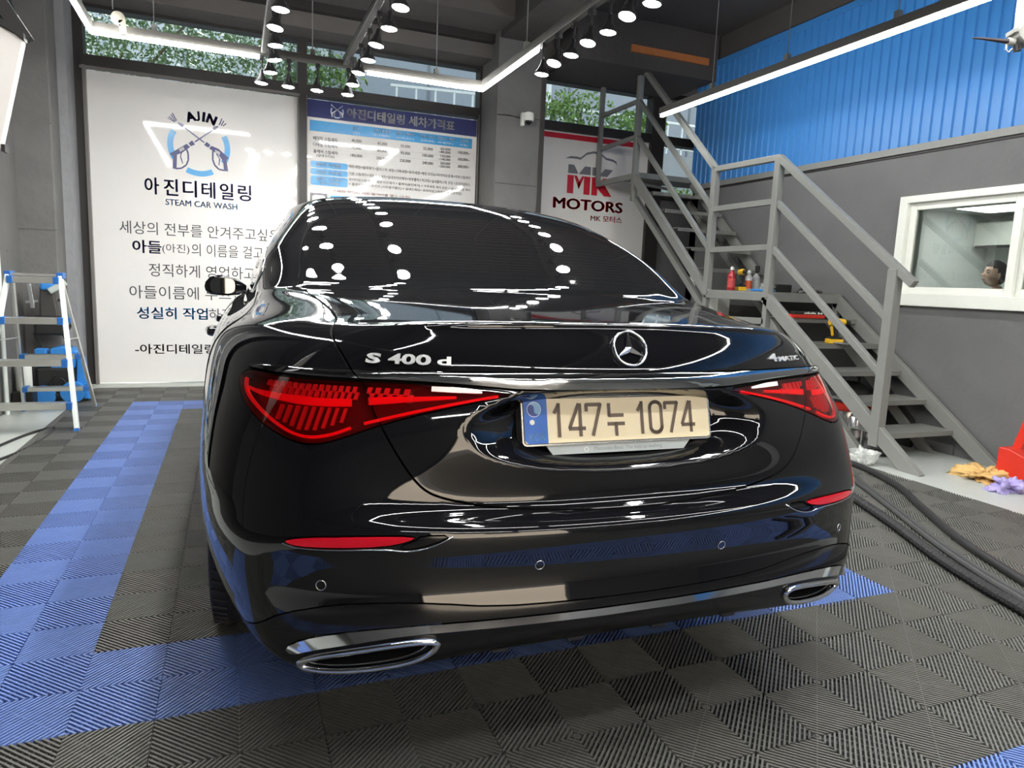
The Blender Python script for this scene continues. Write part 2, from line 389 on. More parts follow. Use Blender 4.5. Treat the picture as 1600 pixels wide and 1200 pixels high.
# outdoors beyond the shop front
struct(box('ground_front', -30, 40, 5.9, 40, -.15, -.05, mat('street paving', (.25,.25,.24), .8)))
gb = thing('grey_building', 'plain grey building across the street seen through the upper windows', 'building', (0,0,0))
MB().box(2.6, 24, 15, 18, 0, 13).build('facade', mat('blue grey render', (.30,.33,.38), .8, var=.06), gb)
for x in (4.6, 8.3, 12, 15.7): MB().box(x, x+.05, 14.97, 15.0, 0, 13).build('panel_joint', mat('joint grey', (.2,.22,.25), .8), gb)
sb = thing('striped_building', 'pale building with vertical fins seen behind the trees', 'building', (0,0,0))
MB().box(-12, 2.55, 17, 19, 0, 9.5).build('facade', mat('pale render', (.80,.86,.88), .8), sb)
fm = MB()
for i in range(34): fm.box(-11.8+i*.42, -11.65+i*.42, 16.8, 17, 0, 9.5)
fm.build('fin', mat('pale fin', (.55,.6,.66), .7), sb)
rl = thing('terrace_railing', 'white painted metal railing on a raised terrace across the street', 'railing', (0,0,0))
MB().box(3.2, 12, 12.6, 15, 0, 4.28).build('terrace', mat('terrace render', (.36,.38,.42), .8), rl)
mm = mat('white railing paint', (.85,.88,.9), .4); rb = MB()
rb.beam((3.2,12.5,4.93),(5.2,12.5,5.0),.05,.05); rb.beam((5.2,12.5,4.98),(12,12.5,4.98),.05,.05); rb.beam((3.2,12.5,4.42),(12,12.5,4.42),.04,.04)
rb.build('rail', mm, rl)
for i in range(22): MB().box(3.3+i*.40, 3.335+i*.40, 12.48, 12.52, 4.28, 4.96).build('baluster', mm, rl)
MB().beam((6.65,12.49,5.1),(7.25,12.49,4.45),.03,.03).build('brace', mm, rl)
MB().box(6.60,6.68,12.45,12.55,4.28,7.5).build('post', mm, rl)
M_BARK = mat('bark', (.13,.10,.07), .9, bump=.5)
def tree(x, y, h, blobs, nleaf, m, label, seed, ls=.07):
    rnd = random.Random(seed); t = thing('tree', label, 'tree', (x, y, 0), group='trees outside the shop front')
    tb = MB(); tb.tube([(0,0,-.1),(.05,.02,h*.35),(-.04,.05,h*.65),(.02,0,h)], [.14,.11,.08,.03], 8)
    for c, r in blobs: tb.tube([(0,0,h*.45),(c[0]*.5,c[1]*.5,(h*.45+c[2])/2+.15),c], [.05,.035,.012], 6)
    tb.build('trunk', M_BARK, t, smooth=True)
    lb = MB()
    for k in range(nleaf):
        c, r = blobs[rnd.randrange(len(blobs))]
        d = Vector((rnd.gauss(0,1), rnd.gauss(0,1), rnd.gauss(0,1))).normalized()*r*rnd.random()**.45
        p = Vector(c) + Vector((d.x*1.25, d.y, d.z*.8)); n = Vector((rnd.gauss(0,1), rnd.gauss(0,1), rnd.gauss(0,1)+.6)).normalized()
        a = n.orthogonal().normalized(); a.rotate(Matrix.Rotation(rnd.random()*6.3, 3, n)); b = n.cross(a); s = ls*(.6+rnd.random()*.8)
        lb.add([p-a*s, p-b*s*.42, p+a*s, p+b*s*.42], [(0,1,2,3)])
    o = lb.build('foliage', m, t, fix=False); o['kind'] = 'stuff'
    return t
M_LEAF = mat('tree leaves', (.13,.21,.10), .6, var=.5, scale=1.5); M_LEAF2 = mat('fresh green leaves', (.20,.33,.09), .6, var=.35, scale=2)
tree(-2.2, 10.2, 4.6, [((-.9,0,4.3),1.0),((.2,.2,4.9),1.0),((1.0,-.2,4.2),.9),((-.2,0,3.8),.8),((1.9,.3,5.0),.9)], 8000, M_LEAF, 'dense dark green tree behind the upper left window', 3, .042)
tree(.9, 11.0, 4.5, [((-.8,0,4.4),.9),((.3,.2,4.7),.8),((-.3,.1,3.7),.8)], 4200, M_LEAF, 'green tree right of the dense one behind the left window', 5, .042)
tree(2.35, 11.4, 4.3, [((-.3,0,4.7),.45),((.2,.2,4.1),.4),((-.9,.1,4.6),.4),((.75,.1,4.25),.25)], 900, M_LEAF2, 'slim leafy tree behind the window above the price board', 7, .06)
tree(6.7, 11.0, 4.4, [((-.6,0,4.5),.45),((.1,.2,4.7),.55),((.9,-.1,4.35),.45),((0,0,4.1),.45),((1.5,0,4.5),.4)], 2300, M_LEAF2, 'young light green tree behind the window above the red sign', 8, .055)
tree(9.4, 11.0, 3.0, [((-.4,0,2.8),.6),((.4,.2,3.1),.6),((1.0,0,3.6),.5)], 1500, M_LEAF2, 'low light green shrub behind the narrow right window', 9, .055)
# ---------------------------------------------------------------- window graphics
P_WH = mat('white banner film', (.76,.745,.72), .05, var=.015); P_NAVY = mat('navy print', (.045,.052,.16), .2); P_SKY = mat('sky blue print', (.075,.34,.66), .2)
P_TXT = mat('charcoal print', (.045,.05,.055), .3); P_GREY = mat('grey print', (.17,.17,.19), .3); P_REDP = mat('red print', (.55,.02,.035), .2); P_INK = mat('dark ink', (.02,.02,.02), .3)
P_TW = mat('white print', (.8,.8,.8), .3)
def flat(mb, pts, y, m=None): mb.add([(a, y, b) for a, b in pts], [tuple(range(len(pts)))])
def rect(x0, x1, z0, z1, y, m, parent, name='print', r=0.):
    if r:
        pts = []
        for cx, cz, a0 in ((x1-r,z1-r,0),(x0+r,z1-r,90),(x0+r,z0+r,180),(x1-r,z0+r,270)):
            for k in range(5): a = R_(a0+k*22.5); pts.append((cx+r*math.cos(a), cz+r*math.sin(a)))
    else: pts = [(x0,z0),(x1,z0),(x1,z1),(x0,z1)]
    b = MB(); flat(b, pts[::-1] if r else pts, y); return b.build(name, m, parent, fix=False)
def emblem(cx, cz, s, y, parent, m1, m2, m3, full=True):
    "round badge of two crossed spray lances; points are pixels of a zoomed image crop"
    def P(x, z): return (cx+(x-565)*.00065*s, cz-((z-640)-.13*(x-565))*.00065*s)  # crop pixels to wall coordinates, perspective shear taken out
    ring = MB()
    for a0, a1 in ((-32, 28), (150, 210), (243, 297)):
        n = 14; k = len(ring.v)
        for i in range(n+1):
            a = R_(a0+(a1-a0)*i/n)
            for rr in (.28, .228): ring.v.append((cx+rr*s*math.cos(a), y, cz-.015*s+rr*s*math.sin(a)))
        for i in range(n): ring.f.append((k+2*i, k+2*i+2, k+2*i+3, k+2*i+1))
    ring.build('emblem_ring', m1, parent, fix=False)
    g = MB()
    def poly(pts, yy=y-.001, mb=g): flat(mb, [P(*q) for q in pts], yy)
    poly([(368,395),(382,380),(640,598),(630,612)]); poly([(500,585),(750,420),(760,438),(512,602)])
    poly([(278,322),(290,305),(320,312),(368,350),(345,388),(300,350)]); poly([(750,400),(780,372),(835,370),(822,400),(775,438)])
    for q in ([(205,178),(222,178),(275,285),(262,292)],[(185,202),(200,192),(260,292),(250,300)],[(160,232),(170,218),(250,298),(240,305)],[(146,252),(152,242),(240,300),(232,306)]): poly(q)
    for q in ([(878,262),(892,266),(862,352),(848,345)],[(905,292),(918,300),(880,372),(868,365)],[(935,330),(950,340),(900,378),(892,370)],[(868,300),(880,290),(848,362),(838,355)]): poly(q)
    poly([(420,610),(470,570),(510,630),(450,655)]); poly([(632,640),(668,595),(720,645),(690,680)])
    poly([(165,750),(395,618),(440,665),(395,700),(330,745),(262,770),(250,960),(235,975),(200,965),(205,795)])
    poly([(700,690),(735,655),(830,700),(975,840),(940,870),(960,1035),(905,1030),(890,880),(830,790),(750,730)])
    for side, pts in ((0, [(395,700),(412,760),(412,850),(385,920),(320,965),(240,970)]), (1, [(752,730),(748,860),(775,940),(830,1000),(905,1020)])):
        for a, b in zip(pts, pts[1:]):
            d = np.array([b[1]-a[1], a[0]-b[0]], float); d = d/np.hypot(*d)*11
            poly([(a[0]+d[0],a[1]+d[1]),(b[0]+d[0],b[1]+d[1]),(b[0]-d[0],b[1]-d[1]),(a[0]-d[0],a[1]-d[1])])
    for pts in ([(320,745),(308,800),(335,900)], [(800,770),(845,850),(832,945)]):
        for a, b in zip(pts, pts[1:]): poly([(a[0]-9,a[1]),(b[0]-6,b[1]),(b[0]+6,b[1]),(a[0]+9,a[1])])
    g.build('emblem_lances', m2, parent, fix=False)
    h = MB()
    for k in range(3):
        a = (288+6*k, 692+15*k); poly([(a[0],a[1]),(a[0]+62,a[1]-34),(a[0]+66,a[1]-27),(a[0]+4,a[1]+7)], y-.002, h)
        a = (785+0*k, 715+15*k); poly([(a[0],a[1]),(a[0]+68,a[1]+36),(a[0]+64,a[1]+43),(a[0]-4,a[1]+7)], y-.002, h)
    h.build('emblem_grip_lines', m3, parent, fix=False)
YB = 5.655
bn = thing('window_banner', 'tall white glossy car wash banner with crossed spray lances, left of the price board', 'banner', (0,0,0))
MB().box(-1.005, .842, YB, 5.675, .012, 2.90).build('film', P_WH, bn)
emblem(-.075, 2.335, 1.0, YB-.002, bn, P_SKY, P_NAVY, P_WH)
ad = MB()
for ch, ang, px in (('A', 17, -.155), ('J', 4, -.08), ('I', -6, -.03), ('N', -20, .035)):
    V, F = text_mesh(ch, .03); V[:,0] -= (V[:,0].min()+V[:,0].max())/2; V[:,1] -= V[:,1].min()
    s = .088/V[:,1].max(); a = R_(ang); rr = .25
    k_ = len(V); V = np.vstack([V+np.array([q_*.035, r__*.02, 0]) for q_, r__ in ((-1,0),(1,0),(0,1),(0,-1))]); F = [tuple(i_+q_*k_ for i_ in f_) for q_ in range(4) for f_ in F]
    ad.add([(-.06+math.sin(-a)*(rr+v[1]*s)+math.cos(a)*v[0]*s, YB-.002, 2.31+math.cos(a)*(rr+v[1]*s)+math.sin(a)*v[0]*s) for v in V], F)
ad.build('arched_lettering', P_NAVY, bn, fix=False)
for k, ch in enumerate('아진디테일링'):
    x = -.563+k*.166; text(ch, x, x+.128, 1.835, .160, YB-.002, P_NAVY, bn, bold=.03)
text('STEAM CAR WASH', -.385, .262, 1.745, .058, YB-.002, P_SKY, bn, bold=.018)
text('세상의 전부를 안겨주고싶은', -.786, .665, 1.452, .122, YB-.002, P_TXT, bn, bold=.004)
text('아들', -.684, -.43, 1.274, .125, YB-.002, P_NAVY, bn, bold=.03); text('(아진)', -.425, -.185, 1.278, .10, YB-.002, P_TXT, bn, bold=.004); text('의 이름을 걸고', -.165, .50, 1.27, .122, YB-.002, P_TXT, bn, bold=.004)
text('정직하게 영업하고', -.548, .42, 1.055, .126, YB-.002, P_TXT, bn, bold=.004)
text('아들이름에 부끄럽지않게', -.722, .69, .838, .126, YB-.002, P_TXT, bn, bold=.004)
text('성실히 작업', -.666, -.03, .640, .118, YB-.002, P_SKY, bn, bold=.03); text('하겠습니다', -.02, .56, .636, .12, YB-.002, P_TXT, bn, bold=.004)
text('-아진디테일링 대표', -.692, .30, .296, .098, YB-.002, P_INK, bn, bold=.02)

pb = thing('price_board', 'white car wash price board with navy heading in the middle window bay', 'sign', (0,0,0))
MB().box(.932, 2.758, YB, 5.675, .012, 2.90).build('film', P_WH, pb)
rect(.934, 2.754, 2.725, 2.898, YB-.0015, P_NAVY, pb)
emblem(1.235, 2.81, .24, YB-.003, pb, mat('pale blue print', (.45,.6,.8), .3), P_TW, P_NAVY)
text('아진디테일링 세차가격표', 1.335, 2.499, 2.757, .105, YB-.003, P_TW, pb, bold=.035)
rect(.962, 2.706, 2.592, 2.697, YB-.0015, P_SKY, pb)
cols = [1.43, 1.70, 1.95, 2.20, 2.40, 2.61]; cx_ = cols
hd = MB(); 
for x, a, b, wdt in zip(cx_, ('경차','소형 / 준중형','중형 / 소형SUV','대형 / SUV','대형SUV / 픽업','승합차'), ('(모닝~)','(엑스트라반떼~)','(소나타,코나~)','(팰그랜저,싼타페~)','(카니발,타호~)','(카니발~)'), (.075,.19,.21,.17,.19,.10)):
    text(a, x-wdt/2, x+wdt/2, 2.650, .032, YB-.003, None, None, bold=.03, mb=hd); text(b, x-wdt*.46, x+wdt*.46, 2.607, .026, YB-.003, None, None, bold=.0, mb=hd)
hd.build('header_lettering', P_TW, pb, fix=False)['kind'] = 'stuff'
bd = MB()
text('베이직 스팀세차', .995, 1.24, 2.502, .04, YB-.003, None, None, bold=.02, mb=bd)
text('올케어 스팀세차', .998, 1.245, 2.375, .036, YB-.003, None, None, bold=.03, mb=bd); text('(실내크리닝)', 1.03, 1.21, 2.335, .034, YB-.003, None, None, bold=.02, mb=bd)
text('디테일 스팀세차', .995, 1.242, 2.44, .038, YB-.003, P_NAVY, pb, bold=.01)
rows = [(2.52, ('40,000','45,000','50,000','55,000',None,'100,000~')), (2.448, ('70,000','80,000','90,000','100,000',None,'160,000~')), (2.37, ('180,000','200,000','220,000','240,000',None,'300,000~'))]
for z, r in rows:
    for x, s in zip(cx_, r):
        if s: text(s, x-.008*len(s), x+.008*len(s)+.01, z, .034, YB-.003, None, None, bold=.02, mb=bd)
for z, a, b in ((2.54, '60,000', '~80,000'), (2.464, '120,000', '~140,000'), (2.388, '260,000', '~280,000')):
    text(a, 2.345, 2.46, z, .030, YB-.003, None, None, bold=.02, mb=bd); text(b, 2.325, 2.46, z-.034, .030, YB-.003, None, None, bold=.02, mb=bd)
text('매트세정+벌레제거+플라스틱 세정+가죽세정+유리세정+매트크리닝+타이어보호제+외부스팀세차', 1.36, 2.70, 2.258, .034, YB-.003, None, None, bold=.012, mb=bd)
text('기본 스팀세차+내부 스팀세차+실내브러쉬케어+외부플라스틱코팅+실내플라스틱 코팅 +프리미엄왁스', 1.36, 2.70, 2.185, .034, YB-.003, None, None, bold=.012, mb=bd)
text('프리미엄스팀세차 + 철분,타르제거 + 휠케어(분진제거) + 가죽세정 케어 보호 + 실내먼지청 케어', 1.36, 2.70, 2.125, .032, YB-.003, None, None, bold=.012, mb=bd)
text('+ 플로어매트세척/건조 (시트탈거별도) + 실내드레싱+ 프리미엄고체왁스(폴리싱작업)', 1.36, 2.60, 2.078, .032, YB-.003, None, None, bold=.012, mb=bd)
bd.build('table_lettering', P_TXT, pb, fix=False)['kind'] = 'stuff'
text('* 세차 작업시 시트 탈거비용 별도 (스팀)', 1.20, 2.02, 1.99, .034, YB-.003, mat('pink print', (.75,.12,.12), .3), pb, bold=.01)
for z0, z1, a in ((2.232, 2.296, '베이직 스팀세차'), (2.160, 2.222, '디테일 스팀세차')):
    rect(.97, 1.345, z0, z1, YB-.0015, P_SKY, pb, r=.018); text(a, 1.03, 1.285, z0+.014, .036, YB-.003, P_TW, pb, bold=.03)
rect(.97, 1.345, 2.055, 2.15, YB-.0015, P_SKY, pb, r=.018); text('올케어 스팀세차', 1.03, 1.285, 2.105, .034, YB-.003, P_TW, pb, bold=.03); text('(실내크리닝)', 1.06, 1.26, 2.065, .032, YB-.003, P_TW, pb, bold=.03)
rect(.965, 1.14, 1.70, 1.975, YB-.0015, P_GREY, pb); rect(.985, 1.12, 1.72, 1.955, YB-.002, P_WH, pb, r=.03); rect(1.17, 1.60, 1.90, 1.965, YB-.0015, P_SKY, pb, r=.018)
for z in (2.49, 2.425): rect(.97, 2.70, z-.002, z, YB-.0012, mat('rule line', (.5,.5,.5), .4), pb)

mk = thing('window_banner', 'white motors banner with a red top band and large red letters, behind the stairs', 'banner', (0,0,0))
MB().box(3.545, 4.985, YB, 5.675, .012, 2.90).build('film', P_WH, mk)
rect(3.546, 4.86, 2.825, 2.885, YB-.0015, P_REDP, mk)
car_o = [(3.868,2.612),(3.93,2.64),(4.02,2.642),(4.06,2.635),(4.14,2.70),(4.23,2.725),(4.30,2.72),(4.36,2.695),(4.40,2.668),(4.50,2.655),(4.545,2.635),(4.56,2.585)]
cm = MB(); lo = [(a, b-.026 if 0 < i < len(car_o)-1 else b-.004) for i, (a, b) in enumerate(car_o)]
for i in range(len(car_o)-1): cm.add([(car_o[i][0],YB-.002,car_o[i][1]),(car_o[i+1][0],YB-.002,car_o[i+1][1]),(lo[i+1][0],YB-.002,lo[i+1][1]),(lo[i][0],YB-.002,lo[i][1])], [(0,1,2,3)])
cm.build('car_outline', P_GREY, mk, fix=False)
tg = MB(); 
for q in ([(3.905,2.445),(3.905,2.545),(3.98,2.545),(4.04,2.45),(4.02,2.445)],[(4.045,2.445),(4.125,2.54),(4.205,2.54),(4.205,2.445)],[(4.225,2.445),(4.225,2.54),(4.30,2.54),(4.30,2.445)],[(4.31,2.445),(4.40,2.535),(4.505,2.53),(4.43,2.445)]): flat(tg, q, YB-.002)
tg.build('grey_letters', P_GREY, mk, fix=False)
tr_ = MB()
for q in ([(3.90,2.215),(3.90,2.425),(3.985,2.425),(3.985,2.215)],[(3.985,2.425),(4.055,2.27),(4.075,2.33),(4.025,2.425)],[(4.055,2.27),(4.125,2.425),(4.095,2.425),(4.04,2.33)],[(4.12,2.425),(4.205,2.425),(4.205,2.215),(4.12,2.215)],[(4.225,2.215),(4.225,2.425),(4.305,2.425),(4.305,2.215)],[(4.305,2.34),(4.38,2.425),(4.48,2.425),(4.33,2.30)],[(4.305,2.33),(4.39,2.36),(4.505,2.215),(4.40,2.215),(4.305,2.30)]): flat(tr_, q, YB-.002)
tr_.build('red_letters', P_REDP, mk, fix=False)
text('MOTORS', 3.726, 4.672, 2.03, .130, YB-.002, P_REDP, mk, bold=.05)
text('MK 모터스', 4.235, 4.672, 1.912, .076, YB-.002, P_REDP, mk, bold=.03)

# ---------------------------------------------------------------- ceiling light frame
FZ = 2.80
M_BAR = mat('dark grey light channel', (.12,.115,.105), .45, var=.1)
E_TUBE = emit_mat('white tube glow', (1.0,1.0,.98), TUBE_EMIT); E_SPOT = emit_mat('bulb face glow', (1.0,1.0,.96), SPOT_EMIT)
def bar(name, label, a, b, z=FZ):
    t = thing(name, label, 'light fixture', (0,0,0))
    ax = 0 if abs(a[0]-b[0]) > abs(a[1]-b[1]) else 1
    x0, x1 = sorted((a[0], b[0])); y0, y1 = sorted((a[1], b[1])); h = .021
    if ax == 0: y0 -= h; y1 += h
    else: x0 -= h; x1 += h
    MB().box(x0, x1, y0, y1, z-.008, z+.052).build('channel', M_BAR, t, bevel=.003)
    return t
def tube_light(t, a, b, z=FZ):
    m = MB().tube([(a[0],a[1],z-.022),(b[0],b[1],z-.022)], .0165, 10); m.build('tube', E_TUBE, t, smooth=True)
def rod(x, y, name='suspension_rod', z0=FZ+.05, z1=3.92, parent=None):
    m = MB(); m.tube([(x,y,z0),(x,y,z1)], .004, 6); m.box(x-.018,x+.018,y-.018,y+.018,z0-.01,z0+.045); m.build(name, M_STEEL, parent)
f1 = bar('light_channel', 'long dark light channel across the front with a lit tube at each end', (-.73, 4.0), (2.265, 4.0))
tube_light(f1, (-.70, 3.985), (.42, 3.985)); tube_light(f1, (1.25, 3.985), (2.24, 3.985))
for x in (-.30, .82, 1.83): rod(x, 4.0, parent=f1)
f2 = bar('light_channel', 'dark light channel with a lit tube at the far left corner', (-.71, 3.96), (-.71, -5.6)); tube_light(f2, (-.70, 3.97), (-.70, 2.9)); tube_light(f2, (-.70, 2.84), (-.70, 1.7)); tube_light(f2, (-.70, 1.64), (-.70, .5)); rod(-.71, 3.6, parent=f2); rod(-.71, 1.6, parent=f2)
f3 = bar('light_channel', 'dark light channel running back from the column with a lit tube then spot lamps', (2.245, 3.96), (2.245, -5.6)); tube_light(f3, (2.24, 3.97), (2.24, 2.80)); rod(2.245, 3.02, parent=f3); rod(2.245, 1.0, parent=f3)
f7 = bar('light_channel', 'added fill light channel crossing the room behind the camera', (-.73, -1.9), (4.05, -1.9)); tube_light(f7, (-.6,-1.9), (1.6,-1.9)); tube_light(f7, (1.7,-1.9), (3.9,-1.9))  # added tubes out of view, brighten the room from behind
f8 = bar('light_channel', 'added fill light channel crossing the room by the garage opening', (-.73, -4.4), (4.05, -4.4)); tube_light(f8, (-.6,-4.4), (1.6,-4.4)); tube_light(f8, (1.7,-4.4), (3.9,-4.4))  # second added row out of view, more fill from behind
f4 = bar('lamp_track', 'slim grey spot lamp track nearest the left banner', (.455, 3.96), (.455, -1.6), FZ+.01)
f5 = bar('lamp_track', 'slim grey spot lamp track in front of the price board', (1.07, 3.96), (1.07, -1.6), FZ+.01)
f6 = bar('light_channel', 'long dark light channel with one continuous lit tube by the blue wall', (4.05, 3.98), (4.05, -5.6))
for k in range(8): tube_light(f6, (4.05, 3.96-k*1.1), (4.05, 3.96-k*1.1-1.09))
for y in (3.2, 2.32, 1.38, .3): rod(4.05, y, parent=f6)
# spot lamps: each hangs from its track on a stem with a wire yoke
def make_spot(tilt, label):
    t = thing('spot_lamp', label, 'spot lamp', (0,0,0), group='white spot lamps on the ceiling tracks')
    MB().box(-.016,.016,-.02,.02,-.03,0).tube([(0,0,-.03),(0,0,-.085)], .009, 8).build('stem', M_BLACK, t)
    c, s = math.cos(tilt), math.sin(tilt)
    def Q(r, h, a): x, y, z = r*math.cos(a), r*math.sin(a), h; return (x*c+z*s, y, -.085 + (-x*s+z*c))
    yk = MB(); yk.tube([Q(0,.0,0), Q(.045,-.03,PI/2), Q(.047,-.085,PI/2)], .003, 5); yk.tube([Q(0,.0,0), Q(.045,-.03,-PI/2), Q(.047,-.085,-PI/2)], .003, 5)
    yk.build('yoke', M_BLACK, t)
    hs = MB(); n = 16
    for r, h in ((.014,-.02),(.018,-.05),(.024,-.058),(.034,-.085),(.049,-.105),(.051,-.118),(.047,-.119)):
        hs.v += [Q(r, h, 2*PI*j/n) for j in range(n)]
    for i in range(6):
        for j in range(n): hs.f.append((i*n+j, i*n+(j+1) % n, (i+1)*n+(j+1) % n, (i+1)*n+j))
    hs.f.append(tuple(range(n))); hs.build('housing', M_BLACK, t, smooth=True, fix=True)
    fc = MB(); fc.v = [Q(0,-.1235,0)] + [Q(.036,-.121,2*PI*j/n) for j in range(n)] + [Q(.0465,-.116,2*PI*j/n) for j in range(n)]
    for j in range(n): fc.f.append((0, 1+j, 1+(j+1) % n)); fc.f.append((1+j, 1+n+j, 1+n+(j+1) % n, 1+(j+1) % n))
    fc.build('bulb_face', E_SPOT, t, smooth='full')
    return t
protos = {}
def spot(x, y, tilt, rz, label):
    key = round(tilt, 2)
    if key not in protos:
        protos[key] = make_spot(tilt, label); o = protos[key]; o.location = (x, y, FZ-.008); o.rotation_euler = (0,0,rz); return
    dup(protos[key], (x, y, FZ-.008), rz, label)
rnd = random.Random(11)
ords = ['nearest the front'] + [w_+' from the front' for w_ in 'second third fourth fifth sixth seventh eighth ninth tenth eleventh twelfth thirteenth fourteenth fifteenth sixteenth seventeenth'.split()]
for nm, x, ys in (('left', .48, [3.66-.335*k for k in range(15)]), ('middle', 1.09, [3.68-.34*k for k in range(15)]), ('right', 2.25, [2.70-.235*k for k in range(17)])):
    for k, y in enumerate(ys):
        lab = 'lit spot lamp on the %s lamp track, %s windows' % (nm, ords[k])
        spot(x, y, (.08, .30, .12, .22)[k % 4] if nm == 'right' else (.05, .15)[k % 2], rnd.choice((0, .5, 2.6, PI)) if nm != 'right' else (k % 2)*.6-.2, lab)
for k, x in enumerate((.44, .64, .86, 1.10)):
    spot(x, 4.0, .05, 0, 'lit spot lamp hanging low on the front channel, %s from the left' % ['first','second','third','fourth'][k])
# small fittings
br = thing('ceiling_sensor', 'small beige curved bracket hanging in front of the upper left window', 'sensor', (-.52, 3.9, 2.84))
MB().lathe([(.034,-.012),(.044,-.006),(.046,.012),(.040,.018)], (0,0,.035), 22, 'y').build('body', mat('aged beige plastic', (.62,.58,.48), .5), br, smooth=True); MB().prism([(-.002,.02),(.046,.035),(.052,-.075),(.012,-.08),(.006,-.04)], lambda a, b: (a,-.012,b), lambda a, b: (a,.012,b)).build('bracket', mat('aged beige plastic', (.62,.58,.48), .5), br, bevel=.005)
MB().tube([(-.03,0,.09),(-.03,0,1.07)], .004, 6).build('rod', M_STEEL, br); MB().lathe([(.006,-.004),(.006,.004)], (.012,-.03,-.02), 8, 'y').build('screw', M_BLACK, br)
dc = thing('dome_camera', 'white dome security camera on the grey column', 'security camera', (3.10, 5.06, 2.845))
MB().box(-.055,-.02,-.02,.04,-.075,.06).build('mount', M_WHITE, dc, bevel=.008); MB().lathe([(.03,.062),(.052,.055),(.056,.03),(.056,-.02),(.05,-.024)], (.015,-.03,0), 20).build('housing', M_WHITE, dc, smooth=True)
MB().sphere((.015,-.035,-.028), .036, .036, .036, 16, 8).build('dome', mat('smoked dome', (.01,.01,.012), .05), dc, smooth='full'); 
cw = MB().tube([(2.80,5.092,2.86),(2.92,5.092,2.868),(3.05,5.092,2.85)], .004, 5).build('camera_cable', M_BLACK); tag(cw, 'thin black cable running across the column to the dome camera', 'cable')
# ---------------------------------------------------------------- staircase
st = thing('steel_staircase', 'grey welded steel staircase with landing and tube handrails by the right wall', 'staircase', (0,0,0))
XA, XB = 4.41, 5.19
def L(name, a, b, w=.05, h=.05, m=None): return MB().beam(a, b, w, h).build(name, m or M_STEEL, st, bevel=.004)
LY0, LY1 = 2.70, 3.53      # landing
UY0, UY1 = 4.98, 5.55      # upper landing
for X in (XA, XB):
    L('stringer', (X, 1.13, -.05), (X, LY0+.03, 1.115), .05, .10)
    L('stringer', (X, LY1-.03, 1.10), (X, UY0, 2.36), .05, .09)
    L('lower_stringer', (X+(.05 if X == XA else -.05), 1.60, -.05), (X+(.05 if X == XA else -.05), LY0+.05, .95), .05, .07)
    L('lower_stringer', (X+(.03 if X == XA else -.03), LY1, .92), (X+(.03 if X == XA else -.03), UY0, 2.13), .05, .06)
    L('landing_beam', (X, LY0, 1.105), (X, LY1, 1.105), .05, .07); L('landing_brace', (X, LY0, .90), (X, LY1, .88), .05, .055)
    L('landing_leg', (X, LY0, -.018), (X, LY0, 1.09)); L('landing_leg', (X, LY1, -.018), (X, LY1, 1.09))
L('landing_beam', (XA, LY0-.01, 1.105), (XB, LY0-.01, 1.105), .05, .07); L('landing_beam', (XA, LY1, 1.105), (XB, LY1, 1.105), .05, .07)
MB().box(XA-.02, XB+.03, LY0-.03, LY1+.03, 1.14, 1.150).build('landing_plate', M_TREAD, st)
for k in range(5):
    z = .185+.19*k; y = 1.47+.245*k
    MB().box(XA+.025, XB-.025, y, y+.27, z-.006, z).box(XA+.025, XB-.025, y-.004, y, z-.036, z).box(XA+.025, XB-.025, y+.266, y+.27, z-.03, z).build('tread', M_TREAD, st)
for k in range(5):
    z = 1.355+.205*k; y = 3.60+.257*k
    MB().box(XA+.025, XB-.025, y, y+.26, z-.006, z).box(XA+.025, XB-.025, y-.004, y, z-.036, z).build('tread', M_TREAD, st)
PW = .062
# rails: heights above the walking line
def post(X, y, z0, z1, w=PW): L('post', (X, y, z0), (X, y, z1), w, w)
post(XA, 1.485, .10, 1.335, .072); post(XA, LY0, 1.1, 2.25); post(XA, LY1, 1.1, 2.26); post(XA, UY0, 2.10, 3.56, .058); MB().beam((4.28,5.60,2.36),(4.28,5.60,3.48), .05, .05).build('post', M_STEEL, st, bevel=.004)
slope = .765
for z in (1.52, 1.895): L('rail', (XA, LY0, z), (XA, LY1, z), .04, .05)
L('handrail', (XA, LY0-.02, 2.245), (XA, LY1+.02, 2.26), .05, .05)
L('handrail', (XA, LY0, 2.245), (XA, 1.33, 1.235), .05, .055); L('rail', (XA, LY0, 1.895), (XA, 1.49, .99), .04, .05); L('rail', (XA, LY0, 1.52), (XA, 1.49, .60), .04, .05)
L('handrail', (XA, LY1, 2.26), (XA, UY0, 3.55), .05, .05); L('rail', (XA, LY1, 1.895), (XA, UY0, 3.18), .04, .045); L('rail', (XA, LY1, 1.52), (XA, UY0, 2.80), .04, .045)
for z, z2 in ((2.80,2.74),(3.18,3.12)): L('rail', (XA, UY0, z), (4.28, 5.60, z2), .038, .045)
L('handrail', (XA, UY0, 3.55), (4.28, 5.60, 3.475), .045, .045)
L('upper_beam', (XA, UY0-.02, 2.375), (4.28, 5.62, 2.345), .05, .06); L('upper_beam', (XA, UY0, 2.385), (6.1, UY0, 2.385), .05, .06); L('upper_brace', (XA, UY0, 2.30), (XB, UY0+.5, 2.35), .03, .03)
MB().box(XA, 6.1, UY0, UY1+.04, 2.40, 2.412).build('upper_plate', M_TREAD, st)

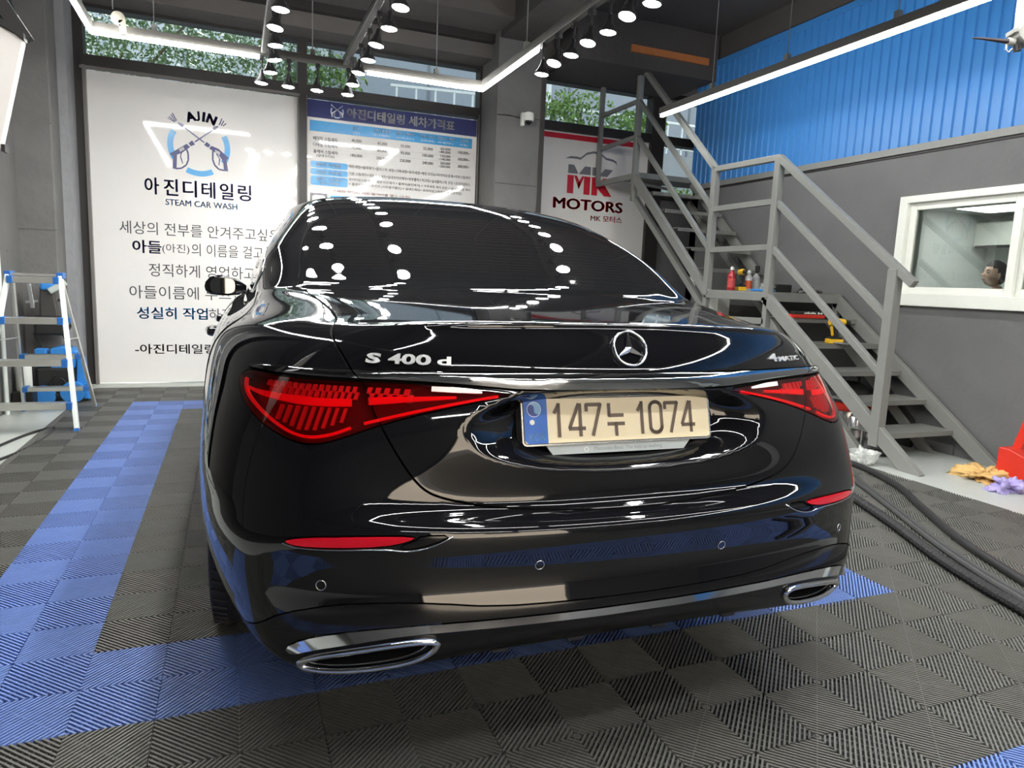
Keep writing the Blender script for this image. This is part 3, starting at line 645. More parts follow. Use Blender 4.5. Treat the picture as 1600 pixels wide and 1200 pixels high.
# ---------------------------------------------------------------- things on and under the stairs
def bottle(x, y, z, r, h, mb_, mc, label, body2=None, name='spray_bottle', cat='bottle', cap=.018, taper=.72):
    t = thing(name, label, cat, (x, y, z))
    MB().lathe([(r*.9,0),(r,.008),(r,h*.62),(r*.92,h*.68),(r*.42,h*.82),(r*.40,h*.86)], n=16).build('body', mb_, t, smooth=True)
    if body2: MB().lathe([(r*1.01,h*.12),(r*1.01,h*.5)], n=16).build('label_band', body2, t, smooth=True)
    MB().lathe([(cap,h*.85),(cap,h*.95),(cap*.5,h)], n=12).build('cap', mc, t, smooth=True)
    return t
ZL = 1.15; YL = 3.22  # landing items: positions worked out from image pixels
bottle(4.44, YL, ZL, .036, .215, mat('red liquid bottle', (.30,.02,.03), .15, spec=.6), mat('clear cap', (.6,.6,.58), .2), 'clear bottle of dark red liquid, leftmost on the landing', mat('printed label red', (.42,.05,.05), .4, scale=60, var=.7))
bottle(4.635, YL, ZL, .032, .19, mat('white bottle', (.7,.7,.68), .3), M_WHITE, 'white bottle with an orange red label between yellow drill and grey bottle', mat('orange label', (.65,.10,.04), .4, scale=70, var=.6))
bottle(4.735, YL+.02, ZL, .038, .19, mat('grey bottle', (.34,.35,.34), .4), M_BLACK, 'grey bottle with a black spray top on the landing', mat('grey label', (.42,.43,.42), .4), cap=.014)
MB().box(-.012,.012,-.03,.012,.175,.235).build('trigger_head', M_BLACK, [o for o in COL.objects if o.get('label','').startswith('grey bottle with a black')][0], bevel=.004)
def drill(x, y, z, rz, label, s=1.0):
    t = thing('cordless_drill', label, 'drill', (x, y, z), rz)
    MB().box(-.055*s,.055*s,-.035*s,.035*s,0,.034*s).build('battery', M_YEL, t, bevel=.006); MB().box(-.05*s,.045*s,-.03*s,.03*s,.034*s,.05*s).build('battery_foot', M_BLACK, t, bevel=.004)
    MB().beam((-.01*s,0,.05*s),(.012*s,0,.135*s),.03*s,.036*s).build('grip', M_BLACK, t, bevel=.006)
    MB().beam((.018*s,0,.06*s),(.034*s,0,.13*s),.02*s,.010*s).build('grip_stripe', M_YEL, t)
    MB().tube([(-.07*s,0,.162*s),(-.03*s,0,.162*s),(.03*s,0,.16*s),(.05*s,0,.16*s)], [.022*s,.027*s,.027*s,.024*s], 12).build('motor_housing', M_YEL, t, smooth=True)
    MB().tube([(-.115*s,0,.162*s),(-.095*s,0,.162*s),(-.07*s,0,.162*s)], [.010*s,.018*s,.02*s], 12).build('chuck', M_BLACK, t, smooth=True)
    MB().box(-.045*s,-.03*s,-.008*s,.008*s,.105*s,.13*s).build('trigger', M_BLACK, t)
    return t
drill(4.55, YL, ZL, 1.2, 'yellow and black cordless driver standing among the bottles on the landing', 1.05)
drill(4.74, 2.26, .945-.19+.0, PI-.25, 'yellow and black cordless drill standing on the stair tread', 1.08)
cb = MB(); cb.box(4.70,4.86,2.10,2.30,.76,.772); tag(cb.build('steel_tool', M_SILVER, bevel=.002), 'flat silver hand tool lying beside the cordless drill on the tread', 'hand tool')
# crumpled bag
from mathutils import noise as _nz
def crumple(name, c, r, m, label, cat, seed, flatn=.6, amp=.28):
    n, k = 64, 30; b = MB(); off = Vector((seed*3.1, seed*1.7, seed*.9))
    for i in range(k+1):
        for j in range(n):
            th = PI*i/k; a = 2*PI*j/n; d = Vector((math.sin(th)*math.cos(a), math.sin(th)*math.sin(a), -math.cos(th)))
            f = 1 + amp*(1.3*_nz.noise(d*1.3+off) + .9*(abs(_nz.noise(d*2.6+off))-.2) + .75*(.25-abs(_nz.noise(d*5.5+off*2))))
            z = max(-.42, -math.cos(th)*f)
            b.v.append((d.x*r[0]*f*1.05, d.y*r[1]*f*1.05, (z+.42)*r[2]*flatn))
    for i in range(k):
        for j in range(n): b.f.append((i*n+j, i*n+(j+1) % n, (i+1)*n+(j+1) % n, (i+1)*n+j))
    o = b.build(name, m, smooth='full', loc=c); tag(o, label, cat)
    return o
crumple('plastic_bag', (4.84, YL+.02, ZL), (.07,.06,.09), mat('clear crumpled plastic', (.6,.62,.6), .25, alpha=.55), 'crumpled clear plastic bag beside the grey bottle on the landing', 'plastic bag', 5, .6, .8)
tag(box('tool_case', 4.90, 5.10, 3.16, 3.32, ZL, ZL+.075, M_BLACK, bevel=.01), 'black tool box at the right of the landing shelf', 'tool box')
pa = thing('polishing_pads', 'pile of black pads and brushes near the landing edge', 'brushes', (4.98, 2.86, ZL))
for k in range(6): MB().box(-.07+k*.012, .07-k*.006, -.06+.004*k, .05, .010*k, .010*k+.008).build('pad', M_BLACKR, pa, bevel=.003)
MB().beam((-.12,-.05,.012),(.16,.02,.045),.02,.014).build('brush_handle', mat('grey plastic', (.2,.2,.2), .5), pa); MB().beam((.10,-.07,.012),(.19,.05,.02),.03,.02).build('brush_handle', M_BLACK, pa)
tag(MB().box(4.60,4.72,2.95,3.15,ZL,ZL+.022).build('blue_cloth', M_BLUEP2, bevel=.008), 'folded blue cloth under the bottles on the landing', 'cloth')
ck = thing('tool_roll', 'long red and black tool holder with white lettering lying on the topmost stair tread', 'tool holder', (4.66, 2.45, .945))
MB().beam((-.24,0,.016),(.13,0,.016),.05,.030).build('handle', M_RED, ck, bevel=.006); MB().lathe([(.02,.12),(.034,.14),(.034,.20),(.02,.215)], (0,0,.03), 14, 'x').build('head', M_BLACK, ck, smooth=True)
MB().box(-.20,.12,-.022,.03,.031,.058).build('top_cover', M_BLACK, ck, bevel=.004)
wm = MB()
for k in range(11):
    if k != 7: wm.box(-.095+k*.018, -.082+k*.018, -.0235, -.022, .036+.002*(k % 2), .047+.003*(k % 3))
wm.build('white_lettering', M_WHITE, ck)['kind'] = 'stuff'
# workbench behind the stairs
wbn = thing('black_workbench', 'black steel workbench behind the stairs under the landing', 'workbench', (4.8, 4.2, 0))
MB().box(-.30,.42,-.55,.75,.80,.84).build('worktop', M_BLACK, wbn); MB().box(-.30,.42,.72,.75,-.018,.80).build('back_panel', M_BLACK, wbn); MB().prism([(.75,-.018),(.75,1.0),(-1.45,1.0),(-2.42,.20),(-2.42,-.018)], lambda a, b: (.34, a, b), lambda a, b: (.365, a, b)).build('side_panel', M_BLACK, wbn)
for x, y in ((-.27,-.52),(.38,-.52),(-.27,.70)): MB().box(x-.02,x+.02,y-.02,y+.02,-.018,.80).build('leg', M_STEEL, wbn)
tag(box('white_carton', 4.72, 4.87, 3.75, 3.95, .84, 1.08, M_WHITE, bevel=.004), 'white carton box standing on the workbench behind the landing post', 'box')
# wet vacuum with red base
vc = thing('wet_vacuum', 'round black and red wet vacuum under the landing', 'vacuum cleaner', (4.90, 2.225, -.018))
MB().lathe([(.17,.0),(.19,.03),(.19,.20),(.18,.24)], n=24).build('tank', M_SILVER, vc, smooth=True); MB().lathe([(.185,.24),(.205,.255),(.205,.30),(.19,.31)], n=24).build('rim', M_RED, vc, smooth=True); MB().lathe([(.19,.31),(.185,.38),(.13,.45),(.06,.47)], n=24).build('lid', M_BLACK, vc, smooth=True)
MB().tube([(-.12,0,.42),(-.10,-.02,.50),(.0,-.03,.53),(.10,-.02,.50),(.12,0,.42)], .014, 8).build('handle', M_BLACK, vc, smooth=True)
for k, (x, y, h) in enumerate(((4.60,1.84,.25),(4.72,1.83,.22),(4.845,1.85,.29))):
    t = thing('metal_can', ['silver can under the stairs, left of three','silver can under the stairs, middle of three','taller silver can under the stairs, right of three'][k], 'can', (x, y, -.018)); MB().lathe([(.045,0),(.048,.006),(.048,h),(.042,h+.008)], n=16).build('body', M_SILVER, t, smooth=True); MB().lathe([(.04,h+.008),(.04,h+.02),(.01,h+.022)], n=16).build('lid', M_CHROME, t, smooth=True)
# thick black hose lying beneath the bottom stairs
def spl(pts, n=10):
    pts = [Vector(p) for p in pts]; out = []
    for i in range(len(pts)-1):
        p0 = pts[max(i-1,0)]; p1 = pts[i]; p2 = pts[i+1]; p3 = pts[min(i+2,len(pts)-1)]
        for k in range(n):
            t = k/n; out.append(.5*((2*p1)+(p2-p0)*t+(2*p0-5*p1+4*p2-p3)*t*t+(3*p1-p0-3*p2+p3)*t**3))
    out.append(pts[-1]); return out
tag(MB().tube(spl([(4.1,2.2,.012),(4.45,1.75,.012),(4.62,1.60,.012),(4.80,1.62,.012),(4.95,1.78,.03),(4.97,1.95,.05)]), .026, 10).build('thick_hose', M_BLACKR, smooth=True), 'thick black hose curling out under the lowest stair tread', 'hose')
# clear bowl at the foot of the stairs
bw = thing('plastic_bowl', 'clear plastic bowl with crumpled film at the edge of the tiles', 'bowl', (4.29, 1.46, -.018))
M_CLR = mat('clear plastic', (.75,.78,.76), .12, alpha=.28)
MB().lathe([(.062,.0),(.066,.006),(.085,.05),(.10,.088),(.104,.090),(.098,.088),(.082,.05),(.06,.010)], n=28).build('bowl_wall', M_CLR, bw, smooth=True)
crumple('film', (-.01,0,.012), (.06,.06,.10), mat('crumpled film', (.8,.83,.8), .2, alpha=.45), None, None, 9, .6, .8).parent = bw
# cloths
crumple('cloth', (4.80, .97, -.018), (.115,.10,.075), mat('tan microfibre', (.68,.44,.17), .9, bump=.4, bscale=90), 'crumpled tan yellow microfibre cloth in front of the red tool cart', 'cloth', 12, .62, 1.0)
crumple('cloth', (4.66, .72, -.018), (.085,.08,.09), mat('lilac microfibre', (.42,.36,.68), .9, bump=.4, bscale=90), 'crumpled lilac microfibre cloth nearest the camera', 'cloth', 21, .62, 1.0)
# red tool cart
rc_ = thing('red_tool_cart', 'red metal tool cart against the right wall at the picture edge', 'tool cart', (5.02, .80, -.018))
rcb = MB(); rcb.prism([(-.15,0),(.20,0),(.20,.12),(-.08,.215),(-.15,.215)], lambda a, b: (-a*0-.13, a*-1.0, b), lambda a, b: (.20, a*-1.0, b)); rcb.build('tray_body', M_RED, rc_, bevel=.006)
MB().beam((-.03,.10,.20),(.01,.02,.62),.035,.05).build('upright', M_RED, rc_, bevel=.004); MB().beam((-.03,-.22,.10),(.01,-.14,.62),.035,.05).build('upright', M_RED, rc_, bevel=.004)
MB().beam((.01,.04,.60),(.01,-.16,.60),.035,.04).build('crossbar', M_RED, rc_); MB().beam((0,.04,.38),(0,-.18,.36),.02,.03).build('crossbar', M_RED, rc_)
MB().box(-.02,.15,-.22,.0,.0,.06).build('lower_shelf', M_BLACK, rc_)
# floor hoses
h1 = spl([(4.02,2.3,.018),(4.10,1.45,.018),(3.94,.93,.018),(3.68,.54,.018),(3.40,.12,.018),(3.20,-.28,.018),(3.05,-.60,.018),(2.7,-1.3,.018)])
tag(MB().tube(h1, .020, 12).build('vacuum_hose', mat('smooth black hose', (.022,.022,.023), .32), smooth=True), 'smooth black hose on the tiles nearest the stairs', 'hose')
for k, off in enumerate((0, .035)):
    hh = spl([(3.86+off,2.3,.012),(3.86+off,1.3,.012),(3.72+off,.98,.012),(3.49+off,.56,.012),(3.25+off,.14,.012),(3.08+off,-.22,.012),(2.96+off,-.52,.012),(2.6+off,-1.2,.012)])
    tag(MB().tube(hh, .013, 8).build('flat_cable', mat('dark flat hose', (.045,.047,.047), .6)), ['thin dark hose lying between the two thick hoses, nearer the ribbed one','thin dark hose lying between the two thick hoses, nearer the smooth one'][k], 'hose')
h3 = spl([(3.72,2.3,.024),(3.60,1.20,.024),(3.44,.80,.024),(3.25,.36,.024),(3.06,-.02,.024),(2.95,-.30,.024),(2.84,-.62,.024),(2.5,-1.3,.024)], 26)
tag(MB().tube(h3, .019, 10, rib=2, ribh=.007).build('ribbed_hose', M_BLACKR), 'ribbed black vacuum hose on the tiles nearest the car', 'hose')

# ---------------------------------------------------------------- left side
ld = thing('stepladder', 'aluminium stepladder with blue joints standing open by the left wall', 'stepladder', (0,0,0))
fR0, fR1 = Vector((-.815,3.48,-.018)), Vector((-.965,3.98,1.055)); fL0, fL1 = Vector((-1.385,3.48,-.018)), Vector((-1.285,3.98,1.055))
bR0, bR1 = Vector((-.85,4.43,-.018)), Vector((-.975,4.03,1.05)); bL0, bL1 = Vector((-1.335,4.40,-.018)), Vector((-1.275,4.03,1.05))
for n_, a, b, w_ in (('front_rail',fR0,fR1,.026),('front_rail',fL0,fL1,.026),('rear_rail',bR0,bR1,.022),('rear_rail',bL0,bL1,.022)):
    MB().beam(a, b, w_, w_*2.0, up=(0,1,0)).build(n_, M_ALUW if n_ == 'front_rail' else M_ALU, ld, bevel=.003)
    MB().beam(a-(b-a)*0, a+(b-a)*.022, w_*1.2, w_*2.3, up=(0,1,0)).build('foot_cap', M_BLUEP, ld)
for (A0, A1, B0, B1, zs, d, dy) in ((fL0, fL1, fR0, fR1, (.18,.465,.75,1.035), .04, -.01), (bL0, bL1, bR0, bR1, (.175,.44,.73), .028, .01)):
    for z in zs:
        t = (z+.018)/1.073; a = A0.lerp(A1, t); b = B0.lerp(B1, t); b.z = a.z; b.y = a.y
        MB().box(a.x+.02, b.x-.02, a.y-.035+dy, a.y+.045+dy, z-.008, z+.004).box(a.x+.02, b.x-.02, a.y-.038+dy, a.y-.03+dy, z-d, z+.004).build('step', M_ALU, ld, bevel=.002)
        for q in (a.x+.022, b.x-.022): MB().box(q-.018, q+.018, a.y-.045+dy, a.y+.05+dy, z-d-.004, z+.008).build('step_joint', M_BLUEP, ld, bevel=.003)
MB().box(-1.30,-.95,3.96,4.06,1.045,1.062).build('top_plate', M_ALU, ld); 
for x in (-1.285,-.965): MB().box(x-.02,x+.02,3.95,4.07,1.03,1.075).build('top_hinge', M_BLUEP, ld, bevel=.004)
MB().tube([(-1.3,3.75,.60),(-1.29,4.2,.58)], .005, 6).tube([(-.92,3.78,.60),(-.91,4.2,.58)], .005, 6).build('spreader', M_ALU, ld)
# two pressure washers by the wall
def washer(x, y, z, label, big=1.0):
    t = thing('pressure_washer', label, 'pressure washer', (x, y, z)); s = big
    MB().box(-.13*s,.15*s,-.12*s,.12*s,.03*s,.30*s).build('body', M_BLACK, t, bevel=.03)
    MB().prism([(-.02,.26),(.14,.28),(.17,.42),(.06,.46),(-.02,.44)], lambda a, b: (a*s,-.11*s,b*s), lambda a, b: (a*s,.11*s,b*s)).build('motor_cover', M_BLUEP2, t, bevel=.012)
    MB().prism([(-.12,.30),(-.04,.30),(-.04,.44),(-.12,.44)], lambda a, b: (a*s,-.12*s,b*s), lambda a, b: (a*s,-.02*s,b*s)).build('latch', M_BLUEP2, t, bevel=.008)
    MB().lathe([(.085*s,-.03*s),(.085*s,.03*s)], (-.07*s,-.13*s,.07*s), 20, 'y').build('wheel', M_BLUEP2, t, smooth=True); MB().lathe([(.085*s,-.03*s),(.085*s,.03*s)], (.13*s,-.13*s,.10*s), 20, 'y').build('wheel', M_BLUEP2, t, smooth=True)
    MB().prism([(.14,.05),(.24,.03),(.20,.36),(.16,.38)], lambda a, b: (a*s,-.10*s,b*s), lambda a, b: (a*s,.04*s,b*s)).build('side_shell', M_BLUEP2, t, bevel=.01)
    MB().beam((-.10*s,0,.44*s),(-.13*s,0,.56*s),.025*s,.03*s).build('handle_post', M_BLACK, t); MB().beam((.10*s,0,.44*s),(.06*s,0,.56*s),.025*s,.03*s).build('handle_post', M_BLACK, t)
    MB().tube(spl([(-.02,-.14,.12),(.05,-.15,.22),(.10,-.14,.14),(.04,-.15,.08),(-.03,-.14,.14),(.02,-.16,.25)]), .009, 7).build('hose_coil', M_BLACKR, t, smooth=True)
    return t
washer(-1.18, 4.78, -.018, 'blue and black pressure washer on the floor behind the stepladder', 1.05)
ws = thing('steam_cleaner', 'dark steam cleaner with silver nozzle and blue cap above the pressure washer', 'steam cleaner', (-1.22, 4.82, .55))
MB().box(-.10,.12,-.08,.10,.0,.16).build('base', M_BLACK, ws, bevel=.02); MB().prism([(-.06,.14),(.08,.14),(.05,.38),(-.05,.40)], lambda a, b: (a,-.06,b), lambda a, b: (a,.08,b)).build('body', mat('charcoal plastic', (.05,.048,.045), .5), ws, bevel=.015)
MB().beam((-.10,-.05,.22),(-.12,-.05,.42),.035,.04).build('nozzle', M_SILVER, ws, bevel=.006); MB().beam((-.15,-.05,.27),(-.06,-.05,.28),.02,.02).build('lever', M_SILVER, ws)
MB().box(-.04,.06,-.08,.03,.37,.43).build('cap', M_BLUEP2, ws, bevel=.015); MB().beam((.02,-.07,.36),(.14,-.05,.44),.05,.05).build('spout', mat('grey green plastic', (.4,.45,.42), .4), ws, bevel=.008)
MB().tube(spl([(.08,-.06,.30),(.15,-.05,.24),(.17,-.04,.12),(.12,-.06,.02)]), .012, 8).build('hose', M_BLACKR, ws, smooth=True)
can_ = thing('white_canister', 'white plastic canister beside the pressure washer', 'canister', (-1.36, 4.55, .12)); MB().lathe([(.05,0),(.055,.01),(.055,.20),(.04,.235),(.02,.25)], n=18).build('body', M_WHITE, can_, smooth=True); MB().lathe([(.02,.25),(.02,.27),(.006,.272)], n=12).build('cap', M_BLACK, can_, smooth=True)
tag(box('black_crate', -1.43, -1.29, 4.46, 4.66, -.018, .12, M_BLACK, bevel=.006), 'low black crate under the white canister', 'crate')
# power cable loop
tag(MB().tube(spl([(-1.7,2.1,-.010),(-1.32,2.45,-.010),(-1.10,2.72,-.010),(-.985,3.10,-.006),(-.96,3.50,-.004),(-1.0,3.62,-.008),(-1.10,3.45,-.010),(-1.20,3.0,-.010),(-1.23,2.6,-.010),(-1.22,2.2,-.010),(-1.25,1.8,-.010)], 12), .009, 7).build('power_cable', M_BLACKR, smooth=True), 'black power cable looping across the pale floor at the left edge', 'cable')
# raised tailgate of a parked white car, only its corner in view
tgt = thing('raised_tailgate', 'corner of a glossy white raised tailgate with dark rear glass at the upper left edge', 'tailgate', (0,0,0))
M_WPAINT = mat('white car paint', (.80,.78,.76), .08, var=.02, coat=.6)
def curve(xs): return [(x, z) for x, z in xs]
hi = [(-1.3,1.86),(-.80,1.80),(-.45,1.745),(-.30,1.700),(-.262,1.682),(-.243,1.668)]
lo_ = [(-1.3,1.36),(-.80,1.385),(-.45,1.40),(-.302,1.404)]
tp = [(a, b-.016) for a, b in hi]; pol = tp + [(-.245,1.640),(-.298,1.41)] + lo_[::-1]
MB().prism(pol, lambda a, b: (a, .0, b), lambda a, b: (a, .018, b)).build('outer_panel', M_WPAINT, tgt, bevel=.006)
MB().prism(hi + [(-.243,1.652)] + [(a, b-.016) for a, b in hi[::-1][1:]], lambda a, b: (a, -.006, b), lambda a, b: (a, .024, b)).build('trim_strip', M_BLACK, tgt)
MB().prism([(-1.3,2.15),(-.5,2.05),(-.29,1.80),(-.245,1.67),(-.30,1.70),(-.45,1.745),(-.80,1.80),(-1.3,1.86)], lambda a, b: (a, .02, b), lambda a, b: (a, .026, b)).build('rear_glass', glass_mat('tailgate glass', (.55,.62,.62)), tgt)
MB().beam((-.245,.03,1.66),(-.50,.03,2.08),.03,.03).build('glass_frame', M_BLACK, tgt)
MB().box(-.30,-.292,-.01,.02,1.395,1.412).build('bumper_stop', M_BLACK, tgt)
MB().beam((-1.25,.05,1.5),(-1.9,.05,.4),.04,.04).beam((-1.25,.05,2.1),(-1.95,.05,2.1),.05,.05).build('added_strut', M_BLACK, tgt)  # added struts, out of view, hold the panel up
# hanging tool at the upper right corner
ht = thing('hanging_tool', 'grey hand tool with a tapered dark tip hanging at the upper right corner', 'hand tool', (2.315, -.592, 1.90))
M_GT = mat('worn grey plastic', (.33,.33,.31), .5, bump=.1)
ex = Vector((.92735,-.37312,.00000)); ey = Vector((.0,.0,1.)); ez = Vector((-.3,-.9,.1)).normalized()
HB = 1/546.0
def hp(px, py, dz=0.): return ex*((px-1590)*HB) + ey*((36-py)*HB) + ez*dz  # takes image pixels; ex is the camera's right axis written out
tb = MB(); tb.tube([hp(1514.5,43), hp(1530,43.2), hp(1562,45.5), hp(1572,46)], [.0022,.0035,.006,.008], 12); tb.build('tip', mat('dark steel', (.06,.05,.055), .35, metal=.6), ht, smooth=True)
MB().tube([hp(1570,46), hp(1580,46.5)], .0105, 14).build('collar', M_GT, ht, smooth=True)
MB().prism([(1580,42),(1576,32),(1580,28),(1584,20),(1583,0),(1583,-40),(1640,-40),(1640,48),(1602,51),(1590,50)], lambda a, b: tuple(hp(a, b, .02)), lambda a, b: tuple(hp(a, b, -.02))).build('housing', M_GT, ht, bevel=.003)
MB().prism([(1572,30),(1579,28),(1580,34),(1573,36)], lambda a, b: tuple(hp(a, b, .018)), lambda a, b: tuple(hp(a, b, -.018))).build('trigger', M_GT, ht)
vb = MB()
for k in range(7): vb.prism([(1595,6+k*4),(1600,5+k*4),(1600,7+k*4),(1595,8+k*4)], lambda a, b: tuple(hp(a, b, .0215)), lambda a, b: tuple(hp(a, b, .019)))
vb.build('vent_slots', M_BLACK, ht)
MB().tube([hp(1570,48), hp(1569,58), hp(1573,62), hp(1578,57), hp(1583,56)], .0022, 6).build('wire_hook', M_SILVER, ht); MB().tube([hp(1582,50), hp(1584,60), hp(1590,58), hp(1591,50)], .006, 8).build('latch', M_BLACK, ht)
MB().tube([hp(1610,-38), hp(1610,-38)+Vector((0,0,1.9))], .005, 6).build('hanging_cord', M_BLACKR, ht)
# ---------------------------------------------------------------- the car: one smooth skin, cut into panels
# rows of (a, b, z): columns 0..13 run from the rear centre around the right side to the front centre
def _rows():
    side=[(.80,.22),(.91,.22),(.945,.28),(.962,.36),(.975,.46),(.982,.54),(.985,.60),(.986,.66),(.983,.76),(.977,.84),(.968,.89),(.955,.935),(.932,.972),(.905,.995),(.88,1.012),(.85,1.035),(.80,1.2),(.69,1.368),(.57,1.455),(0,1.522)]
    rear=[ # a0..a5 : (a,b,z)
    [(0,.15,.25),(.35,.15,.25),(.58,.16,.25),(.70,.20,.25),(.79,.34,.30),(.86,.58,.37)],
    [(0,-.03,.285),(.35,-.02,.28),(.58,.00,.262),(.745,.055,.268),(.842,.20,.312),(.935,.48,.380)],
    [(0,-.105,.335),(.35,-.092,.325),(.60,-.05,.305),(.785,.02,.305),(.868,.165,.335),(.948,.47,.395)],
    [(0,-.138,.405),(.35,-.124,.403),(.60,-.080,.398),(.80,.006,.385),(.888,.15,.385),(.957,.465,.425)],
    [(0,-.119,.478),(.35,-.105,.480),(.60,-.064,.482),(.795,.014,.480),(.905,.147,.48),(.968,.46,.48)],
    [(0,-.130,.565),(.35,-.115,.567),(.60,-.070,.57),(.80,.015,.565),(.908,.147,.56),(.975,.46,.545)],
    [(0,-.118,.612),(.35,-.103,.615),(.60,-.058,.62),(.793,.022,.615),(.903,.152,.61),(.975,.46,.605)],
    [(0,-.060,.648),(.35,-.050,.652),(.60,-.030,.662),(.778,.032,.67),(.895,.16,.67),(.972,.46,.665)],
    [(0,-.074,.775),(.35,-.062,.775),(.60,.004,.78),(.742,.052,.785),(.865,.18,.785),(.955,.47,.77)],
    [(0,-.048,.885),(.32,-.030,.89),(.56,.032,.895),(.70,.09,.895),(.825,.215,.885),(.935,.49,.85)],
    [(0,-.038,.935),(.32,-.020,.937),(.55,.044,.94),(.685,.11,.94),(.80,.24,.93),(.92,.50,.90)],
    [(0,-.018,.99),(.32,-.002,.99),(.54,.058,.985),(.665,.13,.982),(.775,.27,.97),(.90,.51,.945)],
    [(0,.012,1.044),(.31,.024,1.040),(.50,.075,1.034),(.62,.16,1.024),(.73,.30,1.01),(.872,.53,.985)],
    [(0,.06,1.056),(.30,.07,1.053),(.47,.115,1.046),(.57,.21,1.040),(.68,.35,1.034),(.835,.56,1.015)],
    [(0,.40,1.092),(.30,.40,1.090),(.47,.42,1.083),(.58,.47,1.075),(.68,.55,1.068),(.81,.74,1.045)],
    [(0,.74,1.115),(.30,.74,1.114),(.50,.755,1.110),(.64,.80,1.105),(.735,.83,1.103),(.81,.98,1.082)],
    [(0,1.12,1.290),(.30,1.12,1.290),(.51,1.125,1.285),(.648,1.15,1.272),(.725,1.17,1.262),(.785,1.32,1.23)],
    [(0,1.50,1.448),(.25,1.50,1.446),(.45,1.50,1.434),(.58,1.50,1.416),(.65,1.53,1.392),(.685,1.68,1.372)],
    [(0,1.88,1.512),(.2,1.88,1.509),(.36,1.88,1.50),(.47,1.88,1.486),(.54,1.91,1.468),(.58,2.02,1.456)],
    [(0,2.15,1.526),(0,2.15,1.526),(0,2.17,1.526),(0,2.2,1.526),(0,2.25,1.526),(0,2.3,1.526)]]
    # fore part: c9..c13 overrides; c6,c7,c8 plain side
    fb=[1.05,1.8,2.6]
    greenb={15:(1.34,1.95,2.65),16:(1.58,2.05,2.6),17:(1.88,2.14,2.5),18:(2.15,2.28,2.42),19:(2.36,2.42,2.5)}
    rows=[]
    for i,(r,(sa,sz)) in enumerate(zip(rear,side)):
        row=list(r)
        bs=greenb.get(i,fb)
        for k,b in enumerate(bs):
            a=sa
            if i in(15,16,17) and k==0:a-=.01
            row.append((a,b,sz))
        # fore: 
        t=i
        if t<=11:
            zz=sz if sz<.6 else .6+(sz-.6)*.72
            row+= [(sa,3.4,sz if sz<.8 else .8+(sz-.8)*.95),(sa-.01,4.15,zz+.01),(sa-.10 if t<8 else sa-.14,4.78,zz-.02),(.52 if t>0 else .5,5.02-.012*max(0,t-6),zz-.03),(0,5.09-.015*max(0,t-6),zz-.03)]
        elif t==12: row+=[(.93,3.4,.955),(.91,4.1,.89),(.78,4.70,.83),(.48,4.90,.80),(0,4.97,.80)]
        elif t==13: row+=[(.90,3.45,.975),(.86,4.1,.92),(.72,4.55,.865),(.44,4.74,.84),(0,4.80,.845)]
        elif t==14: row+=[(.87,3.45,.99),(.80,3.95,.955),(.66,4.2,.93),(.40,4.30,.925),(0,4.34,.93)]
        elif t==15: row+=[(.84,3.4,1.01),(.78,3.72,1.0),(.66,3.88,.985),(.36,3.98,.985),(0,4.03,.99)]
        elif t==16: row+=[(.78,3.15,1.185),(.72,3.38,1.17),(.60,3.50,1.165),(.33,3.58,1.17),(0,3.62,1.175)]
        elif t==17: row+=[(.69,2.85,1.345),(.64,3.0,1.34),(.53,3.10,1.345),(.29,3.15,1.355),(0,3.18,1.36)]
        elif t==18: row+=[(.56,2.55,1.435),(.51,2.65,1.435),(.42,2.72,1.44),(.22,2.76,1.445),(0,2.78,1.447)]
        else: row+=[(0,2.55,1.50),(0,2.6,1.50),(0,2.62,1.5),(0,2.64,1.5),(0,2.65,1.5)]
        rows.append(row)
    rows = np.array(rows); A = rows[14]+.66*(rows[15]-rows[14]); B = rows[15]+.34*(rows[16]-rows[15])
    return np.concatenate([rows[:15], A[None], rows[15:16], B[None], rows[16:]])      # 22 x 14 x 3
def _net():
    T=_rows(); n=T.shape[1]
    L=T[:,1:-1][:,::-1].copy(); L[...,0]*=-1
    T=np.concatenate([T,L],1)   # 20 x 26 periodic
    P=T.copy()
    def ev(P):
        Q=(np.roll(P,1,1)+4*P+np.roll(P,-1,1))/6
        R=Q.copy(); R[1:-1]=(Q[:-2]+4*Q[1:-1]+Q[2:])/6
        return R
    for _ in range(3): P=P+.85*(T-ev(P))
    P=np.concatenate([2*P[:1]-P[1:2],P,2*P[-1:]-P[-2:-1]],0)
    return P
NET=_net()
def _w(t): return np.stack([(1-t)**3,3*t**3-6*t**2+4,-3*t**3+3*t**2+3*t+1,t**3],-1)/6
def base(u,v):
    u=np.asarray(u,float)%26; v=np.clip(np.asarray(v,float),0,20.9999)
    iu=np.floor(u).astype(int); iv=np.floor(v).astype(int)
    wu=_w(u-iu); wv=_w(v-iv)
    out=np.zeros(u.shape+(3,))
    for j in range(4):
        for i in range(4):
            out+=(wu[...,i]*wv[...,j])[...,None]*NET[iv+j,(iu+i-1)%26]
    return out
def vm(v):
    'row number with the two crease rows at the foot of the glass counted in'
    return np.interp(v,[0,14,14.66,15,15.34,16,19],[0,14,15,16,17,18,21])
def sstep(x): x=np.clip(x,0,1); return x*x*(3-2*x)
def surf(u,v):
    "point on the body skin, with the number plate recess pressed in"
    p=base(u,v)
    a,z=p[...,0],p[...,2]
    rear=(p[...,1]<.6)
    # recess: superellipse in (a,z)
    zt=.902-.22*np.maximum(0,np.abs(a)-.27); zb=.712
    za=(z-(zt+zb)/2)/((zt-zb)/2)
    wid=.36+.10*(z-.72)/.18
    d=(np.abs(a/wid)**2.7+np.abs(za)**2.7+1e-9)**(1/2.7)
    dep=.078*sstep((1.04-d)/.42)
    p[...,1]+=dep*rear
    return p
